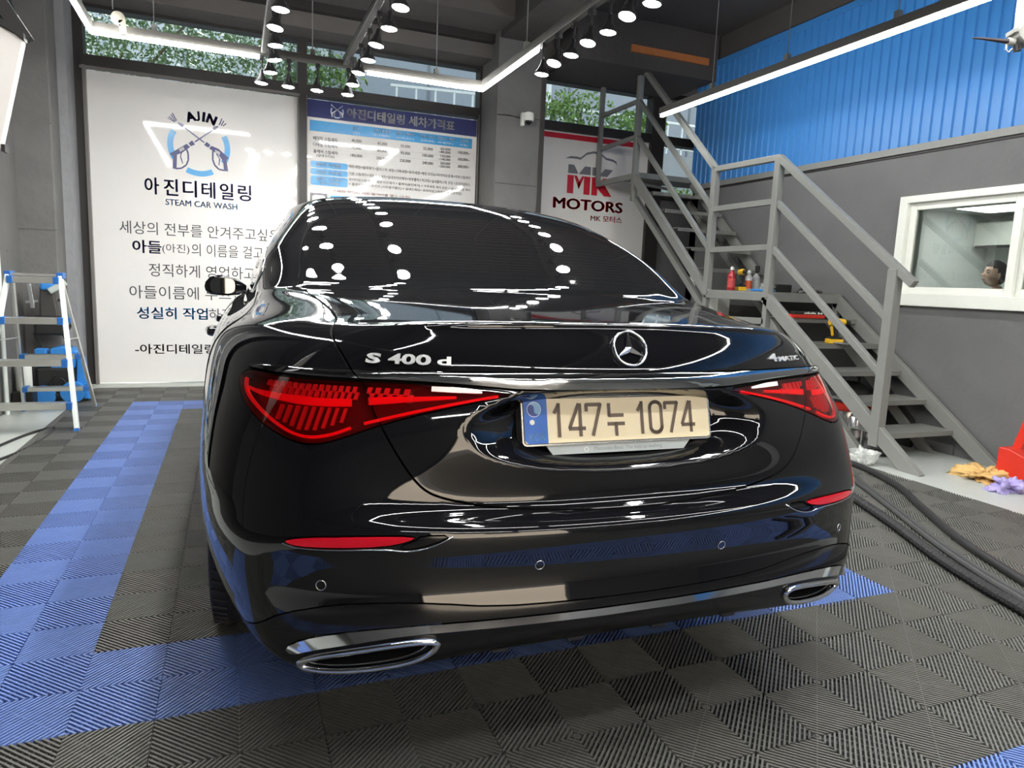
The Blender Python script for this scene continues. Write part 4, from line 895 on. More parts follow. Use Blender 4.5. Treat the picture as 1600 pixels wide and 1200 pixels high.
def normal(u,v,e=.006):
    du=surf(u+e,v)-surf(u-e,v); dv=surf(u,np.clip(v+e,0,21))-surf(u,np.clip(v-e,0,19))
    n=np.cross(du,dv); l=np.linalg.norm(n,axis=-1,keepdims=True)
    return n/np.maximum(l,1e-12)

LID = [(0,6.42),(-.61,6.62),(-1.03,6.84),(-1.35,7.06),(-1.51,7.22),(-1.63,7.49),(-1.78,7.88),(-1.99,8.31),(-2.15,8.58),(-2.30,8.95),(-2.45,9.3),(-2.59,9.69),(-2.79,10.56),(-3.1,11.2),(-3.38,11.75),(-3.65,12.6),(-3.85,13.6),(-3.90,14.3),(-3.72,14.72),(-3.2,14.72),(-2.48,14.66),(-1.1,14.60),(0,14.60)]
GLS = [(0,14.76),(-1.1,14.76),(-2.48,14.82),(-3.2,14.88),(-3.62,14.95),(-3.66,15.02),(-3.40,15.5),(-3.20,15.9),(-3.07,16.2),(-2.84,16.42),(-2.34,16.57),(-1.7,16.7),(-.8,16.8),(0,16.84)]
LAMP = [(-4.33,9.70),(-4.0,9.45),(-3.74,9.28),(-3.09,9.22),(-2.51,9.23),(-1.9,9.25),(-1.54,9.24),(-1.1,9.15),(-.87,9.05),(-1.12,8.86),(-1.41,8.67),(-1.99,8.31),(-2.6,7.99),(-2.97,7.93),(-3.35,8.01),(-3.85,8.23),(-4.25,8.62),(-4.46,9.21),(-4.44,9.5)]
CHT = [(-4.38,10.0),(-3.68,9.72),(-2.7,9.76),(-1.46,9.97),(0,10.06)]
CHB = [(0,9.26),(-.5,9.22),(-.85,9.16),(-1.1,9.24),(-1.54,9.33),(-2.0,9.335),(-2.51,9.32),(-3.09,9.31),(-3.74,9.38),(-4.05,9.55),(-4.36,9.80)]
STT = [(-2.96,2.50),(-2.73,2.78),(-2.39,2.94),(-1.82,3.04),(-1.14,3.05),(0,3.0)]
STB = [(0,2.80),(-1.04,2.87),(-1.73,2.87),(-2.19,2.73),(-2.59,2.58),(-2.85,2.38)]
REF = [(-2.96,5.22),(-2.74,5.38),(-2.18,5.47),(-1.66,5.50),(-1.72,5.28),(-1.95,5.09),(-2.42,5.03),(-2.81,5.05)]
REFI = [(-1.62,5.50),(-1.36,5.51),(-1.50,5.18),(-1.70,4.98),(-1.86,5.04),(-1.68,5.26)]
EXH = [(-2.84,2.00),(-2.66,2.26),(-2.39,2.43),(-1.81,2.60),(-1.53,2.62),(-1.44,2.50),(-1.49,2.22),(-1.66,1.90),(-2.01,1.74),(-2.60,1.66),(-2.82,1.76)]
VAL = [(-4.6,2.45),(-3.8,2.70),(-3.32,3.04),(-2.98,3.36),(-2.39,3.60),(-1.9,3.62),(-1.48,3.57),(-1.0,3.38),(-.43,3.32),(0,3.31)]
WIN = [(-4.75,15.45),(-5.1,16.1),(-5.6,16.75),(-6.3,17.05),(-7.2,17.12),(-8.2,17.08),(-9.2,16.75),(-9.75,16.1),(-9.95,15.35),(-9.0,15.22),(-7.5,15.2),(-6,15.22)]
WSH = [(-10.25,15.25),(-11,15.15),(-12.9,15.12),(-12.9,17.35),(-12,17.3),(-11,17.12),(-10.3,16.4)]
DOORS = [[(-5.6,1.3),(-5.65,5),(-5.75,9),(-5.3,13),(-5.2,15.0)],[(-7.55,1.3),(-7.6,8),(-7.45,15.1)],[(-9.7,1.3),(-9.75,8),(-9.9,15.1)]]
LID, GLS, WIN, WSH = ([(a, float(vm(b))) for a, b in P] for P in (LID, GLS, WIN, WSH)); DOORS = [[(a, float(vm(b))) for a, b in P] for P in DOORS]
mir = lambda P: [(-a, b) for a, b in P][::-1]
def closed_sym(P): return P + [(-a, b) for a, b in P[::-1] if a != 0]
def chaikin(P, closed, it=2):
    P = [np.array(p, float) for p in P]
    for _ in range(it):
        Q = []; n = len(P)
        if not closed: Q.append(P[0])
        for i in range(n if closed else n-1):
            a, b = P[i], P[(i+1) % n]; Q += [a*.75+b*.25, a*.25+b*.75]
        if not closed: Q.append(P[-1])
        P = Q
    return np.array(P)
def resample(P, closed, step=.016):
    P = np.vstack([P, P[:1]]) if closed else P
    out = []
    for a, b in zip(P, P[1:]):
        d = np.hypot((b[0]-a[0])*.24, (b[1]-a[1])*.055); n = max(1, int(round(d/step)))
        for k in range(n): out.append(a+(b-a)*k/n)
    if not closed: out.append(P[-1])
    # drop points that crowd each other
    res = [out[0]]
    for q in out[1:]:
        if np.hypot((q[0]-res[-1][0])*.24, (q[1]-res[-1][1])*.055) > step*.45: res.append(q)
    if closed and np.hypot((res[0][0]-res[-1][0])*.24, (res[0][1]-res[-1][1])*.055) < step*.45: res.pop()
    return np.array(res)
regs = {}
def reg(n, P, step=.016, it=2): regs[n] = resample(chaikin(P, True, it), True, step)
reg('lid', closed_sym(LID)); reg('glass', closed_sym(GLS), .03); reg('lampL', LAMP, .014); reg('lampR', mir(LAMP), .014)
reg('chrome', CHT + [(-a, b) for a, b in CHT[::-1][1:]] + [(-a, b) for a, b in CHB[::-1][:-1]] + CHB, .016, 1)
reg('strip', STT + [(-a, b) for a, b in STT[::-1][1:]] + [(-a, b) for a, b in STB[::-1][:-1]] + STB, .016, 1)
for s, f in (('L', lambda P: P), ('R', mir)):
    reg('ref'+s, f(REF), .012, 1); reg('refi'+s, f(REFI), .012, 1); reg('exh'+s, f(EXH), .014); reg('win'+s, f(WIN), .03); reg('wsh'+s, f(WSH), .04)
reg('val', VAL + [(-a, b) for a, b in VAL[::-1][1:]] + [(4.6,.4),(-4.6,.4)], .02, 1)
open_lines = []
pts = []; edges = []
def addloop(P, closed=True):
    k = len(pts); n = len(P); pts.extend(map(tuple, P)); edges.extend([(k+i, k+(i+1) % n) for i in range(n if closed else n-1)])
for r in regs.values(): addloop(r)
BP = np.array(pts)
us = np.concatenate([np.arange(-13, -5, .25), np.arange(-5, 5, .1), np.arange(5, 13.01, .25)]); vsr = np.concatenate([np.arange(0, 14, .25), np.arange(14, 20.6, .125)])
G = np.array([(a, b) for a in us for b in vsr]); g2 = np.array([(a, b) for a in np.arange(-1.75, 1.76, .035) for b in np.arange(7.0, 9.3, .05)])
G = np.vstack([G[~((np.abs(G[:,0]) < 1.8) & (G[:,1] > 6.95) & (G[:,1] < 9.35))], g2])
keep = np.ones(len(G), bool)
for i in range(0, len(G), 2000):
    g = G[i:i+2000]; d = np.hypot((g[:,None,0]-BP[None,:,0])*.24, (g[:,None,1]-BP[None,:,1])*.055).min(1); keep[i:i+2000] = d > .0085
G = G[keep]; k = len(pts); pts.extend(map(tuple, G))
cv, ce, cf, *_ = delaunay_2d_cdt([Vector(p) for p in pts], edges, [], 0, 1e-5)
UV = np.array([(v.x, v.y) for v in cv]); TRI = np.array([f for f in cf if len(f) == 3])
POS = surf(UV[:,0], UV[:,1]); NRM = normal(UV[:,0], UV[:,1])
bad = ~np.isfinite(NRM).all(1) | (np.linalg.norm(NRM, axis=1) < .5); NRM[bad] = (0, 0, 1)
CEN = UV[TRI].mean(1)
def inside(P, Q):
    x, y = Q[:,0], Q[:,1]; c = np.zeros(len(Q), bool); n = len(P)
    for i in range(n):
        x0, y0 = P[i]; x1, y1 = P[(i+1) % n]
        if y0 == y1: continue
        m = ((y0 > y) != (y1 > y)) & (x < (x1-x0)*(y-y0)/(y1-y0)+x0); c ^= m
    return c
IN = {k_: inside(r, CEN) for k_, r in regs.items()}
lab = np.full(len(TRI), 'body', dtype=object)
lab[IN['val']] = 'valance'
lab[IN['lid']] = 'lid'
lid = IN['lid']
for s in 'LR':
    L_ = IN['lamp'+s]; lab[L_ & lid] = 'lampin'+s; lab[L_ & ~lid] = 'lampout'+s
    lab[IN['ref'+s]] = 'ref'+s; lab[IN['refi'+s] & ~IN['ref'+s]] = 'refi'+s; lab[IN['exh'+s]] = 'exh'+s; lab[IN['win'+s]] = 'win'+s; lab[IN['wsh'+s]] = 'wsh'
lab[IN['chrome'] & lid] = 'chromelid'; lab[IN['chrome'] & ~lid & (CEN[:,0] < 0)] = 'chromeL'; lab[IN['chrome'] & ~lid & (CEN[:,0] > 0)] = 'chromeR'
lab[IN['strip']] = 'strip'; lab[IN['glass']] = 'glass'
# wheel arches
WHEELS = ((.93, .345), (4.22, .345)); RA = .385
P3 = POS[TRI].mean(1)
for wb_, wz in WHEELS:
    rho = np.hypot(P3[:,1]-wb_, P3[:,2]-wz); lab[(rho < RA) & (np.abs(P3[:,0]) > .6) & (P3[:,2] < .8)] = 'none'
    rv = np.hypot(POS[:,1]-wb_, POS[:,2]-wz); m = (rv < RA+.02) & (np.abs(POS[:,0]) > .6) & (POS[:,2] < .8) & (rv > .2)
    bodyv = np.zeros(len(POS), bool); bodyv[np.unique(TRI[lab == 'body'])] = True; nonev = np.zeros(len(POS), bool); nonev[np.unique(TRI[lab == 'none'])] = True
    m &= bodyv & nonev
    f_ = (RA/rv[m]); POS[m,1] = wb_+(POS[m,1]-wb_)*f_; POS[m,2] = wz+(POS[m,2]-wz)*f_

car = thing('sedan', 'glossy black four door sedan parked in the middle of the tiled floor', 'car', (1.08044, -.58046, 0), -.0168076)
M_PAINT = mat('black car paint', (.0042,.0044,.0055), .035, var=.25, scale=400, spec=.55, coat=.5)
M_PLAS = mat('gloss black trim', (.006,.006,.007), .12, spec=.5); M_MATTE = mat('dark grey plastic', (.02,.02,.02), .5)
M_CARGL = mat('tinted car glass', (.004,.0045,.005), .015, var=0, spec=.6)
M_DKCH = mat('dark mirror chrome', (.52,.54,.57), .05, metal=1, var=.01); M_LINER = mat('black void', (.003,.003,.003), .9)
M_REFL = mat('red reflector', (.55,.005,.02), .18, var=.1, scale=300)
def panel(name, labs, m, parent, gap=.0028, skirt=.014, off=0., m2=None, offf=None):
    sel = TRI[np.isin(lab, labs)]
    if not len(sel): return None
    idx = np.unique(sel); mp = -np.ones(len(UV), int); mp[idx] = np.arange(len(idx)); F = mp[sel]
    P = POS[idx] + NRM[idx]*off; N_ = NRM[idx].copy()
    # orient like the analytic normal
    if offf is not None:
        P = P + N_*offf(UV[idx])[:,None]
    fn = np.cross(P[F[:,1]]-P[F[:,0]], P[F[:,2]]-P[F[:,0]]); flip = (fn*N_[F[:,0]]).sum(1) < 0; F[flip] = F[flip][:, ::-1]
    if offf is not None:
        fn = np.cross(P[F[:,1]]-P[F[:,0]], P[F[:,2]]-P[F[:,0]]); acc = np.zeros_like(P)
        for q in range(3): np.add.at(acc, F[:,q], fn)
        N_ = acc/np.maximum(np.linalg.norm(acc, axis=1, keepdims=True), 1e-12)
    E_ = {}
    for t in F:
        for a, b in ((t[0],t[1]),(t[1],t[2]),(t[2],t[0])): E_[(a, b)] = 1
    bd = [(a, b) for a, b in E_ if (b, a) not in E_]
    cen = P[F].mean(1)
    shift = np.zeros_like(P); cnt = np.zeros(len(P))
    for a, b in bd:
        t = P[b]-P[a]; l = np.linalg.norm(t)
        if l < 1e-9: continue
        t = t/l; n = N_[a]; d = np.cross(n, t)
        shift[a] += d; shift[b] += d; cnt[a] += 1; cnt[b] += 1
    m_ = cnt > 0; sh = shift[m_]; sh /= np.maximum(np.linalg.norm(sh, axis=1, keepdims=True), 1e-9); P[m_] += sh*gap
    verts = [tuple(x) for x in P]; norms = [tuple(x) for x in N_]; faces = [tuple(int(i) for i in t) for t in F]
    sk = {}
    nf0 = len(faces)
    if skirt:
        def low(i):
            if i not in sk:
                # top copy (for a crisp edge) and bottom copy
                verts.append(tuple(P[i])); verts.append(tuple(P[i]-N_[i]*skirt)); sk[i] = len(verts)-2
                d = -shift[i]/max(np.linalg.norm(shift[i]), 1e-9); norms.append(tuple(d)); norms.append(tuple(d))
            return sk[i]
        for a, b in bd:
            x, y = low(int(a)), low(int(b)); faces.append((y, x, x+1, y+1))
    me = bpy.data.meshes.new(name); me.from_pydata(verts, [], faces); me.materials.append(m)
    if m2: 
        me.materials.append(m2)
        for i in range(nf0, len(faces)): me.polygons[i].material_index = 1
    me.shade_smooth(); me.normals_split_custom_set_from_vertices(norms)
    o = bpy.data.objects.new(name, me); COL.objects.link(o); o.parent = parent
    return o
def _across(uv, TP, BT):
    T_ = sorted((-a, b) for a, b in TP); B_ = sorted((-a, b) for a, b in BT); u = np.abs(uv[:,0])
    vt = np.interp(u, [q[0] for q in T_], [q[1] for q in T_]); vb = np.interp(u, [q[0] for q in B_], [q[1] for q in B_]); return np.clip((uv[:,1]-vb)/np.maximum(vt-vb, .02), 0, 1)
f_bar = lambda uv: .003+.006*np.sin(PI*(_across(uv, CHT, CHB)*.9+.05))
f_strip = lambda uv: .003+.009*(1-_across(uv, STT, STB))
panel('body_shell', ['body'], M_PAINT, car, m2=M_LINER)
lidp = panel('boot_lid', ['lid'], M_PAINT, car, m2=M_LINER)
panel('rear_valance', ['valance'], M_PLAS, car, gap=.0012, m2=M_LINER)
panel('rear_window', ['glass'], M_CARGL, car, gap=.001, off=-.001, m2=M_LINER)
panel('windscreen', ['wsh'], M_CARGL, car, gap=.002, m2=M_LINER)
panel('side_window', ['winL'], M_CARGL, car, gap=.002, off=-.002, m2=M_LINER); panel('side_window', ['winR'], M_CARGL, car, gap=.002, off=-.002, m2=M_LINER)
o = panel('chrome_bar', ['chromelid'], M_DKCH, car, gap=.0015, offf=f_bar); panel('chrome_bar', ['chromeL'], M_DKCH, car, gap=.0015, offf=f_bar); panel('chrome_bar', ['chromeR'], M_DKCH, car, gap=.0015, offf=f_bar)
panel('bumper_chrome_strip', ['strip'], M_CHROME, car, gap=.001, offf=f_strip)
panel('rear_reflector', ['refL'], M_REFL, car, gap=.001, off=.001); panel('rear_reflector', ['refR'], M_REFL, car, gap=.001, off=.001)
panel('reflector_insert', ['refiL'], M_PLAS, car, gap=.001, off=-.004); panel('reflector_insert', ['refiR'], M_PLAS, car, gap=.001, off=-.004)
# chrome lines following a path on the skin
def path3(P, off=.002, closed=False, step=.02, it=2):
    Q = resample(chaikin(P, closed, it), closed, step); return surf(Q[:,0], Q[:,1]) + normal(Q[:,0], Q[:,1])*off
def skin_tube(name, P, r, m, off=.002, closed=False, mb=None, it=2):
    b = mb or MB(); b.tube([tuple(x) for x in path3(P, off, closed, it=it)], r, 6, closed=closed)
    if mb is None: return b.build(name, m, car, smooth='full')
for f in (lambda P: P, mir):
    skin_tube('window_chrome', f(WIN), .006, M_CHROME, .0, True)
    skin_tube('reflector_chrome', [ (a, b) for a, b in f([(-2.95,5.14),(-2.81,5.01),(-2.42,4.97),(-1.95,5.02),(-1.72,4.93),(-1.50,5.12),(-1.34,5.52)])], .0018, M_CHROME, .0008)
# heating wires of the rear window
hw = MB()
for k in range(22):
    v = 15.12 + k*.068
    lim = np.interp(v, [15.02, 15.5, 15.9, 16.2, 16.42, 16.57], [3.30, 3.12, 2.95, 2.8, 2.5, 2.05]) if v < 16.6 else 1.5
    q = np.linspace(-lim, lim, 40); v = float(vm(v)); p_ = surf(q, np.full_like(q, v)) + normal(q, np.full_like(q, v))*.0006
    a = [tuple(x) for x in p_]; b = [tuple(x) for x in (surf(q, np.full_like(q, v+.0030)) + normal(q, np.full_like(q, v))*.0006)]
    n = len(a); hw.add(a+b, [(i, i+1, n+i+1, n+i) for i in range(n-1)])
h_ = hw.build('heating_wires', mat('copper heating wire', (.03,.016,.011), 1.0, spec=0.), car, fix=False); h_['kind'] = 'stuff'
tag(h_, 'thin copper heating wires', None)
# lamps: dark bowl, red bars and blocks, clear red lens
M_LENS = glass_mat('red lamp lens', (.95,.30,.31), 1.6, .01); M_BOWL = mat('lamp bowl', (.10,.004,.006), .35); M_LED = mat('red light block', (.80,.05,.06), .35, emit=.04); M_GUIDE = mat('red light guide', (.95,.01,.02), .25, emit=.22)  # lamp is off: blocks and guide carry a small added glow
M_AMB = mat('orange glint', (1.0,.25,.05), .3, emit=.6); M_REV = mat('reversing lamp', (.85,.75,.72), .3)
def ribbon(P, wd, off, mb, it=2):
    Q = resample(chaikin(P, False, it), False, .012); c = surf(Q[:,0], Q[:,1]); n = normal(Q[:,0], Q[:,1]); c = c + n*off
    t = np.gradient(c, axis=0); s = np.cross(n, t); s /= np.maximum(np.linalg.norm(s, axis=1, keepdims=True), 1e-9)
    w_ = wd if np.ndim(wd) == 0 else np.interp(np.linspace(0, 1, len(c)), np.linspace(0, 1, len(wd)), wd)[:,None]
    a = c+s*w_/2; b = c-s*w_/2; a2 = a-n*.008; b2 = b-n*.008; k = len(c)
    mb.add([tuple(x) for x in np.vstack([a, b, a2, b2])], [(i, i+1, k+i+1, k+i) for i in range(k-1)] + [(i, 2*k+i, 2*k+i+1, i+1) for i in range(k-1)] + [(k+i, k+i+1, 3*k+i+1, 3*k+i) for i in range(k-1)])
def block(u, v, du, dv, off, mb, th=.006):
    q = surf(np.array([u-du, u+du, u+du, u-du]), np.array([v-dv, v-dv, v+dv, v+dv])); n = normal(np.array([u]), np.array([v]))[0]
    t = [tuple(x+n*off) for x in q]; b = [tuple(x+n*(off-th)) for x in q]; mb.add(t+b, [(0,1,2,3),(0,4,5,1),(1,5,6,2),(2,6,7,3),(3,7,4,0)])
for sgn, s in ((1, 'L'), (-1, 'R')):
    for part, rng in (('lampout', (-4.4,-2.42)), ('lampin', (-2.28,-.9))):
        lens = panel('tail_lamp', [part+s], M_LENS, car, gap=.0015, skirt=.0, off=.0015)
        bowl = panel('lamp_bowl', [part+s], M_BOWL, lens, gap=.0015, skirt=.0, off=-.030)
        rim = panel('lamp_wall', [part+s], M_BOWL, lens, gap=.0016, skirt=.032, off=-.0005)
        me = rim.data; bm = bmesh.new(); bm.from_mesh(me); nf = int(np.isin(lab, [part+s]).sum()); bmesh.ops.delete(bm, geom=[f for f in bm.faces if f.index < nf], context='FACES'); bm.to_mesh(me); bm.free()
        lb = MB(); gd = MB(); am = MB()
        flipu = lambda u: u*sgn
        u = rng[0]
        while u < rng[1]:
            top = np.interp(u, [-4.3,-3.9,-3.4,-2.5,-1.6,-1.2], [9.25,9.2,9.10,9.06,9.04,8.98])
            if u > -4.05 and u < -1.72:
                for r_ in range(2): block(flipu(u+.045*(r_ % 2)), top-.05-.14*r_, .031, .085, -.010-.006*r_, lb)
            u += .112
        u = max(rng[0], -3.62)
        while u < min(rng[1], -2.30):
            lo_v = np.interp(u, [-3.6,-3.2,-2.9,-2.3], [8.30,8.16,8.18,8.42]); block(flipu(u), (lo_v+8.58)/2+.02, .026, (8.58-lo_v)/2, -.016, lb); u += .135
        Pm = [(-4.28,8.98),(-4.0,8.80),(-3.4,8.70),(-2.9,8.68),(-2.46,8.70)] if part == 'lampout' else [(-2.24,8.74),(-1.9,8.80),(-1.6,8.86),(-1.35,8.92)]
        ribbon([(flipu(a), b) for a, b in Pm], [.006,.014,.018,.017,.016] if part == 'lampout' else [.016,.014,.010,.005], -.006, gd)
        Pl = [(-4.36,9.3),(-4.30,8.95),(-4.14,8.66),(-3.8,8.36),(-3.35,8.12),(-2.97,8.04),(-2.6,8.12),(-2.34,8.26)] if part == 'lampout' else [(-2.2,8.33),(-1.99,8.42),(-1.6,8.62),(-1.2,8.86),(-1.02,8.98)]
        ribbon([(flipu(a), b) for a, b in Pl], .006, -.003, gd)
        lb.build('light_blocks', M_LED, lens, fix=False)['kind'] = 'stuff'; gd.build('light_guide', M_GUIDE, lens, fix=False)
        if part == 'lampin':
            rv_ = MB(); ribbon([(flipu(a), b) for a, b in [(-1.60,9.10),(-1.4,9.10),(-1.15,9.05)]], [.011,.012,.004], .0022, rv_); rv_.build('reversing_lamp', M_REV, lens, fix=False)
# exhaust tips: chrome ring, dark bucket
for f in (lambda P: P, mir):
    Q = resample(chaikin(f(EXH), True, 2), True, .014); c = surf(Q[:,0], Q[:,1]); n = normal(Q[:,0], Q[:,1])
    e = MB(); e.tube([tuple(x) for x in c + np.array([0,-.004,0])], .0085, 10, closed=True); rg = e.build('exhaust_tip', M_CHROME, car, smooth='full')
    b = MB(); k_ = len(c); cc = c.mean(0); inn = cc+(c-cc)*.93; deep = cc+(c-cc)*.80+np.array([0,.14,0]); b.add([tuple(x) for x in np.vstack([inn, deep])], [(i, (i+1) % k_, k_+(i+1) % k_, k_+i) for i in range(k_)] + [tuple(range(k_, 2*k_))]); b.build('exhaust_bucket', M_MATTE, rg)
    b = MB(); mid = cc+(c-cc)*.90+np.array([0,.012,0]); b.tube([tuple(x) for x in mid], .003, 6, closed=True); b.build('inner_ring', M_SILVER, rg, smooth='full')
# diffuser fins below the valance
for a in (-.30, -.10, .14, .36):
    MB().prism([(-.045,.305),(.045,.305),(.022,.262),(-.018,.262)], lambda x, z, a=a: (a+x, -.02, z), lambda x, z, a=a: (a+x, .30, z+.0)).build('diffuser_fin', M_MATTE, car, bevel=.004)
MB().box(-.70,.70,.40,4.9,.20,.26).build('underbody', M_LINER, car)
# inner dark shell behind the gaps
UU, VV = np.meshgrid(np.arange(-13, 13.01, .4), np.arange(.6, 20.9, .5)); pi_ = surf(UU, VV) - normal(UU, VV)*.036
pi_[...,1] = np.where(np.abs(UU) < 5, pi_[...,1]+.01, pi_[...,1])
hh, ww_ = UU.shape; fs = []
for i in range(hh-1):
    for j in range(ww_-1):
        q = pi_[i:i+2, j:j+2].reshape(-1, 3).mean(0)
        if abs(q[0]) > .55 and q[2] < .8 and min(math.hypot(q[1]-wb_, q[2]-wz) for wb_, wz in WHEELS) < .47: continue
        if abs(abs(q[0])-.61) < .16 and q[2] < .40 and q[1] < .2: continue
        fs.append((i*ww_+j, i*ww_+j+1, (i+1)*ww_+j+1, (i+1)*ww_+j))
lm = MB(); lm.add([tuple(x) for x in pi_.reshape(-1, 3)], fs); lm.build('inner_shell', M_LINER, car, fix=False)
# door seams as thin dark grooves, door handles, mirrors
for Dl in DOORS:
    for f in (lambda P: P, lambda P: [(-a, b) for a, b in P]): skin_tube('door_seam', f(Dl), .0022, M_LINER, .0)
for sgn in (-1, 1):
    for b_, z_ in ((1.92, .872), (2.98, .862)):
        h = MB(); h.tube([(sgn*.955,b_-.10,z_),(sgn*1.0,b_-.085,z_),(sgn*1.008,b_-.02,z_+.002),(sgn*1.005,b_+.10,z_),(sgn*.96,b_+.12,z_)], [.017,.018,.020,.018,.014], 10); h.build('door_handle', M_PAINT, car, smooth=True)
    mr = MB(); prof = [(.85,3.52,1.03,.02),(.905,3.50,1.035,.052),(.96,3.48,1.043,.066),(1.02,3.475,1.045,.068),(1.07,3.48,1.04,.058),(1.098,3.49,1.035,.030),(1.105,3.495,1.034,.004)]
    for i, (a, b_, z_, r_) in enumerate(prof):
        for j in range(16):
            t = 2*PI*j/16; c_, s__ = math.cos(t), math.sin(t); mr.v.append((sgn*a, b_+.085*max(c_, -.30)*(r_/.07), z_+s__*r_*.98))
    for i in range(len(prof)-1):
        for j in range(16): mr.f.append((i*16+j, i*16+(j+1) % 16, (i+1)*16+(j+1) % 16, (i+1)*16+j))
    mo = mr.build('door_mirror', M_PAINT, car, smooth='full')
    g = MB(); n = 20; ring = []
    for j in range(n):
        t = 2*PI*j/n; c_, s__ = math.cos(t), math.sin(t); sq = lambda x: math.copysign(abs(x)**.6, x)
        ring.append((sgn*(.995+.075*sq(c_)), 3.447+.006*c_*0, 1.042+.050*sq(s__)))
    g.add(ring, [tuple(range(n))]); g.build('mirror_glass', mat('mirror glass', (.22,.23,.24), .02, metal=1, var=0), mo)
    MB().beam((sgn*.86,3.54,1.0),(sgn*.93,3.52,1.02),.05,.03).build('mirror_arm', M_PAINT, mo, bevel=.006)
# wheels
for b_, z_ in WHEELS:
    for sgn in (-1, 1):
        wt = MB(); wt.lathe([(.235,-.11),(.30,-.124),(.335,-.118),(.352,-.098),(.354,-.05),(.354,.05),(.352,.098),(.335,.118),(.30,.124),(.235,.11)], (sgn*.845, b_, z_+.009), 48, 'x'); to = wt.build('tyre', M_BLACKR, car, smooth=True)
        gr = MB()
        for xx in (-.062,-.02,.022,.064): gr.lathe([(.3545,xx-.006),(.3560,xx),(.3545,xx+.006)], (sgn*.845, b_, z_+.009), 48, 'x')
        for k in range(60):
            t = 2*PI*k/60; r1 = .354
            for s2 in (-1, 1): gr.beam((sgn*.845+s2*.075, b_+math.sin(t)*r1, z_+.009+math.cos(t)*r1), (sgn*.845+s2*.115, b_+math.sin(t+.03)*(r1-.008), z_+.009+math.cos(t+.03)*(r1-.008)), .010, .006)
        gr.build('tread_blocks', M_BLACKR, to)['kind'] = 'stuff'
        rm_ = MB(); rm_.lathe([(.06,.05),(.235,.10),(.235,-.10),(.06,-.02)], (sgn*.845, b_, z_), 32, 'x')
        for k in range(10):
            t = 2*PI*k/10; rm_.beam((sgn*.94, b_+math.sin(t)*.05, z_+math.cos(t)*.05), (sgn*.955, b_+math.sin(t)*.225, z_+math.cos(t)*.225), .03, .02, up=(1,0,0))
        rm_.build('rim', M_SILVER, to)
# parking sensors
for u_, v_ in ((-2.54,4.05),(-.69,4.41),(.67,4.39),(2.54,4.05)):
    c = surf(np.array([u_]), np.array([v_]))[0]; n = Vector(normal(np.array([u_]), np.array([v_]))[0]); x = n.cross(Vector((0,0,1))).normalized(); y = n.cross(x)
    b = MB(); b.tube([tuple(Vector(c)+(x*math.cos(t)+y*math.sin(t))*.0105+n*.0006) for t in np.linspace(0, 2*PI, 25)[:-1]], .0011, 6, closed=True); b.build('parking_sensor', M_SILVER, car, smooth='full')
# number plate
np_ = thing('number_plate', '', '', (0,0,0)); 
for k_ in ('label', 'category'): del np_[k_]
np_.parent = car; np_.location = (0, .0, .8195); np_.rotation_euler = (-.258, 0, 0)
M_PLATE = mat('cream plate', (.86,.75,.52), .3, var=.02); M_PBL = mat('plate blue', (.05,.16,.55), .25, var=.25, scale=20); M_PTX = mat('plate brown lettering', (.14,.10,.075), .4)
PWd, PHt = .5225, .1157
def rrect(x0, x1, z0, z1, r, n=5):
    pts_ = []
    for cx, cz, a0 in ((x1-r,z1-r,0),(x0+r,z1-r,90),(x0+r,z0+r,180),(x1-r,z0+r,270)):
        for k in range(n+1): a = R_(a0+90*k/n); pts_.append((cx+r*math.cos(a), cz+r*math.sin(a)))
    return pts_
def slab(pts_, y0, y1, name, m, parent): return MB().prism(pts_, lambda a, b: (a, y0, b), lambda a, b: (a, y1, b)).build(name, m, parent)
slab(rrect(-PWd/2, PWd/2, -PHt/2, PHt/2, .012), 0, .012, 'plate_frame', M_SILVER, np_)
slab(rrect(-PWd/2+.004, PWd/2-.004, -PHt/2+.004, PHt/2-.004, .009), -.001, .0, 'plate_groove', M_BLACK, np_)
slab(rrect(-PWd/2+.0055, PWd/2-.0055, -PHt/2+.0055, PHt/2-.0055, .008), -.002, -.0009, 'plate_face', M_PLATE, np_)
slab([(-PWd/2+.014,-PHt/2+.0056),(-.197,-PHt/2+.0056),(-.197,PHt/2-.0056),(-PWd/2+.014,PHt/2-.0056),(-PWd/2+.0056,PHt/2-.014),(-PWd/2+.0056,-PHt/2+.014)], -.0026, -.0019, 'blue_band', M_PBL, np_)
def disc(cx, cz, r, y, m, name, r0=0., a0=0, a1=360, parent=np_):
    b = MB(); n = 28
    for i in range(n+1):
        a = R_(a0+(a1-a0)*i/n); b.v += [(cx+r*math.cos(a), y, cz+r*math.sin(a)), (cx+r0*math.cos(a), y, cz+r0*math.sin(a))]
    for i in range(n): b.f.append((2*i, 2*i+2, 2*i+3, 2*i+1))
    return b.build(name, m, parent, fix=False)
M_PB2 = mat('plate emblem dark blue', (.05,.08,.30), .3); M_PB3 = mat('plate emblem light blue', (.22,.45,.72), .3); M_PW2 = mat('plate emblem white', (.7,.75,.8), .3)
disc(-.230, .028, .0180, -.0029, M_PW2, 'emblem_rim', .0165); disc(-.230, .028, .0165, -.0029, M_PB3, 'emblem_upper', 0, -20, 160); disc(-.230, .028, .0165, -.0029, M_PB2, 'emblem_lower', 0, 160, 340)
disc(-.2382, .031, .0082, -.0031, M_PB2, 'emblem_swirl'); disc(-.2218, .025, .0082, -.0031, M_PB3, 'emblem_swirl'); disc(-.236, -.002, .0062, -.0032, M_WHITE, 'bolt_cap')
text('KOR', -.246, -.205, -.046, .018, -.0029, M_PB3, np_, bold=.02, shear=.25)
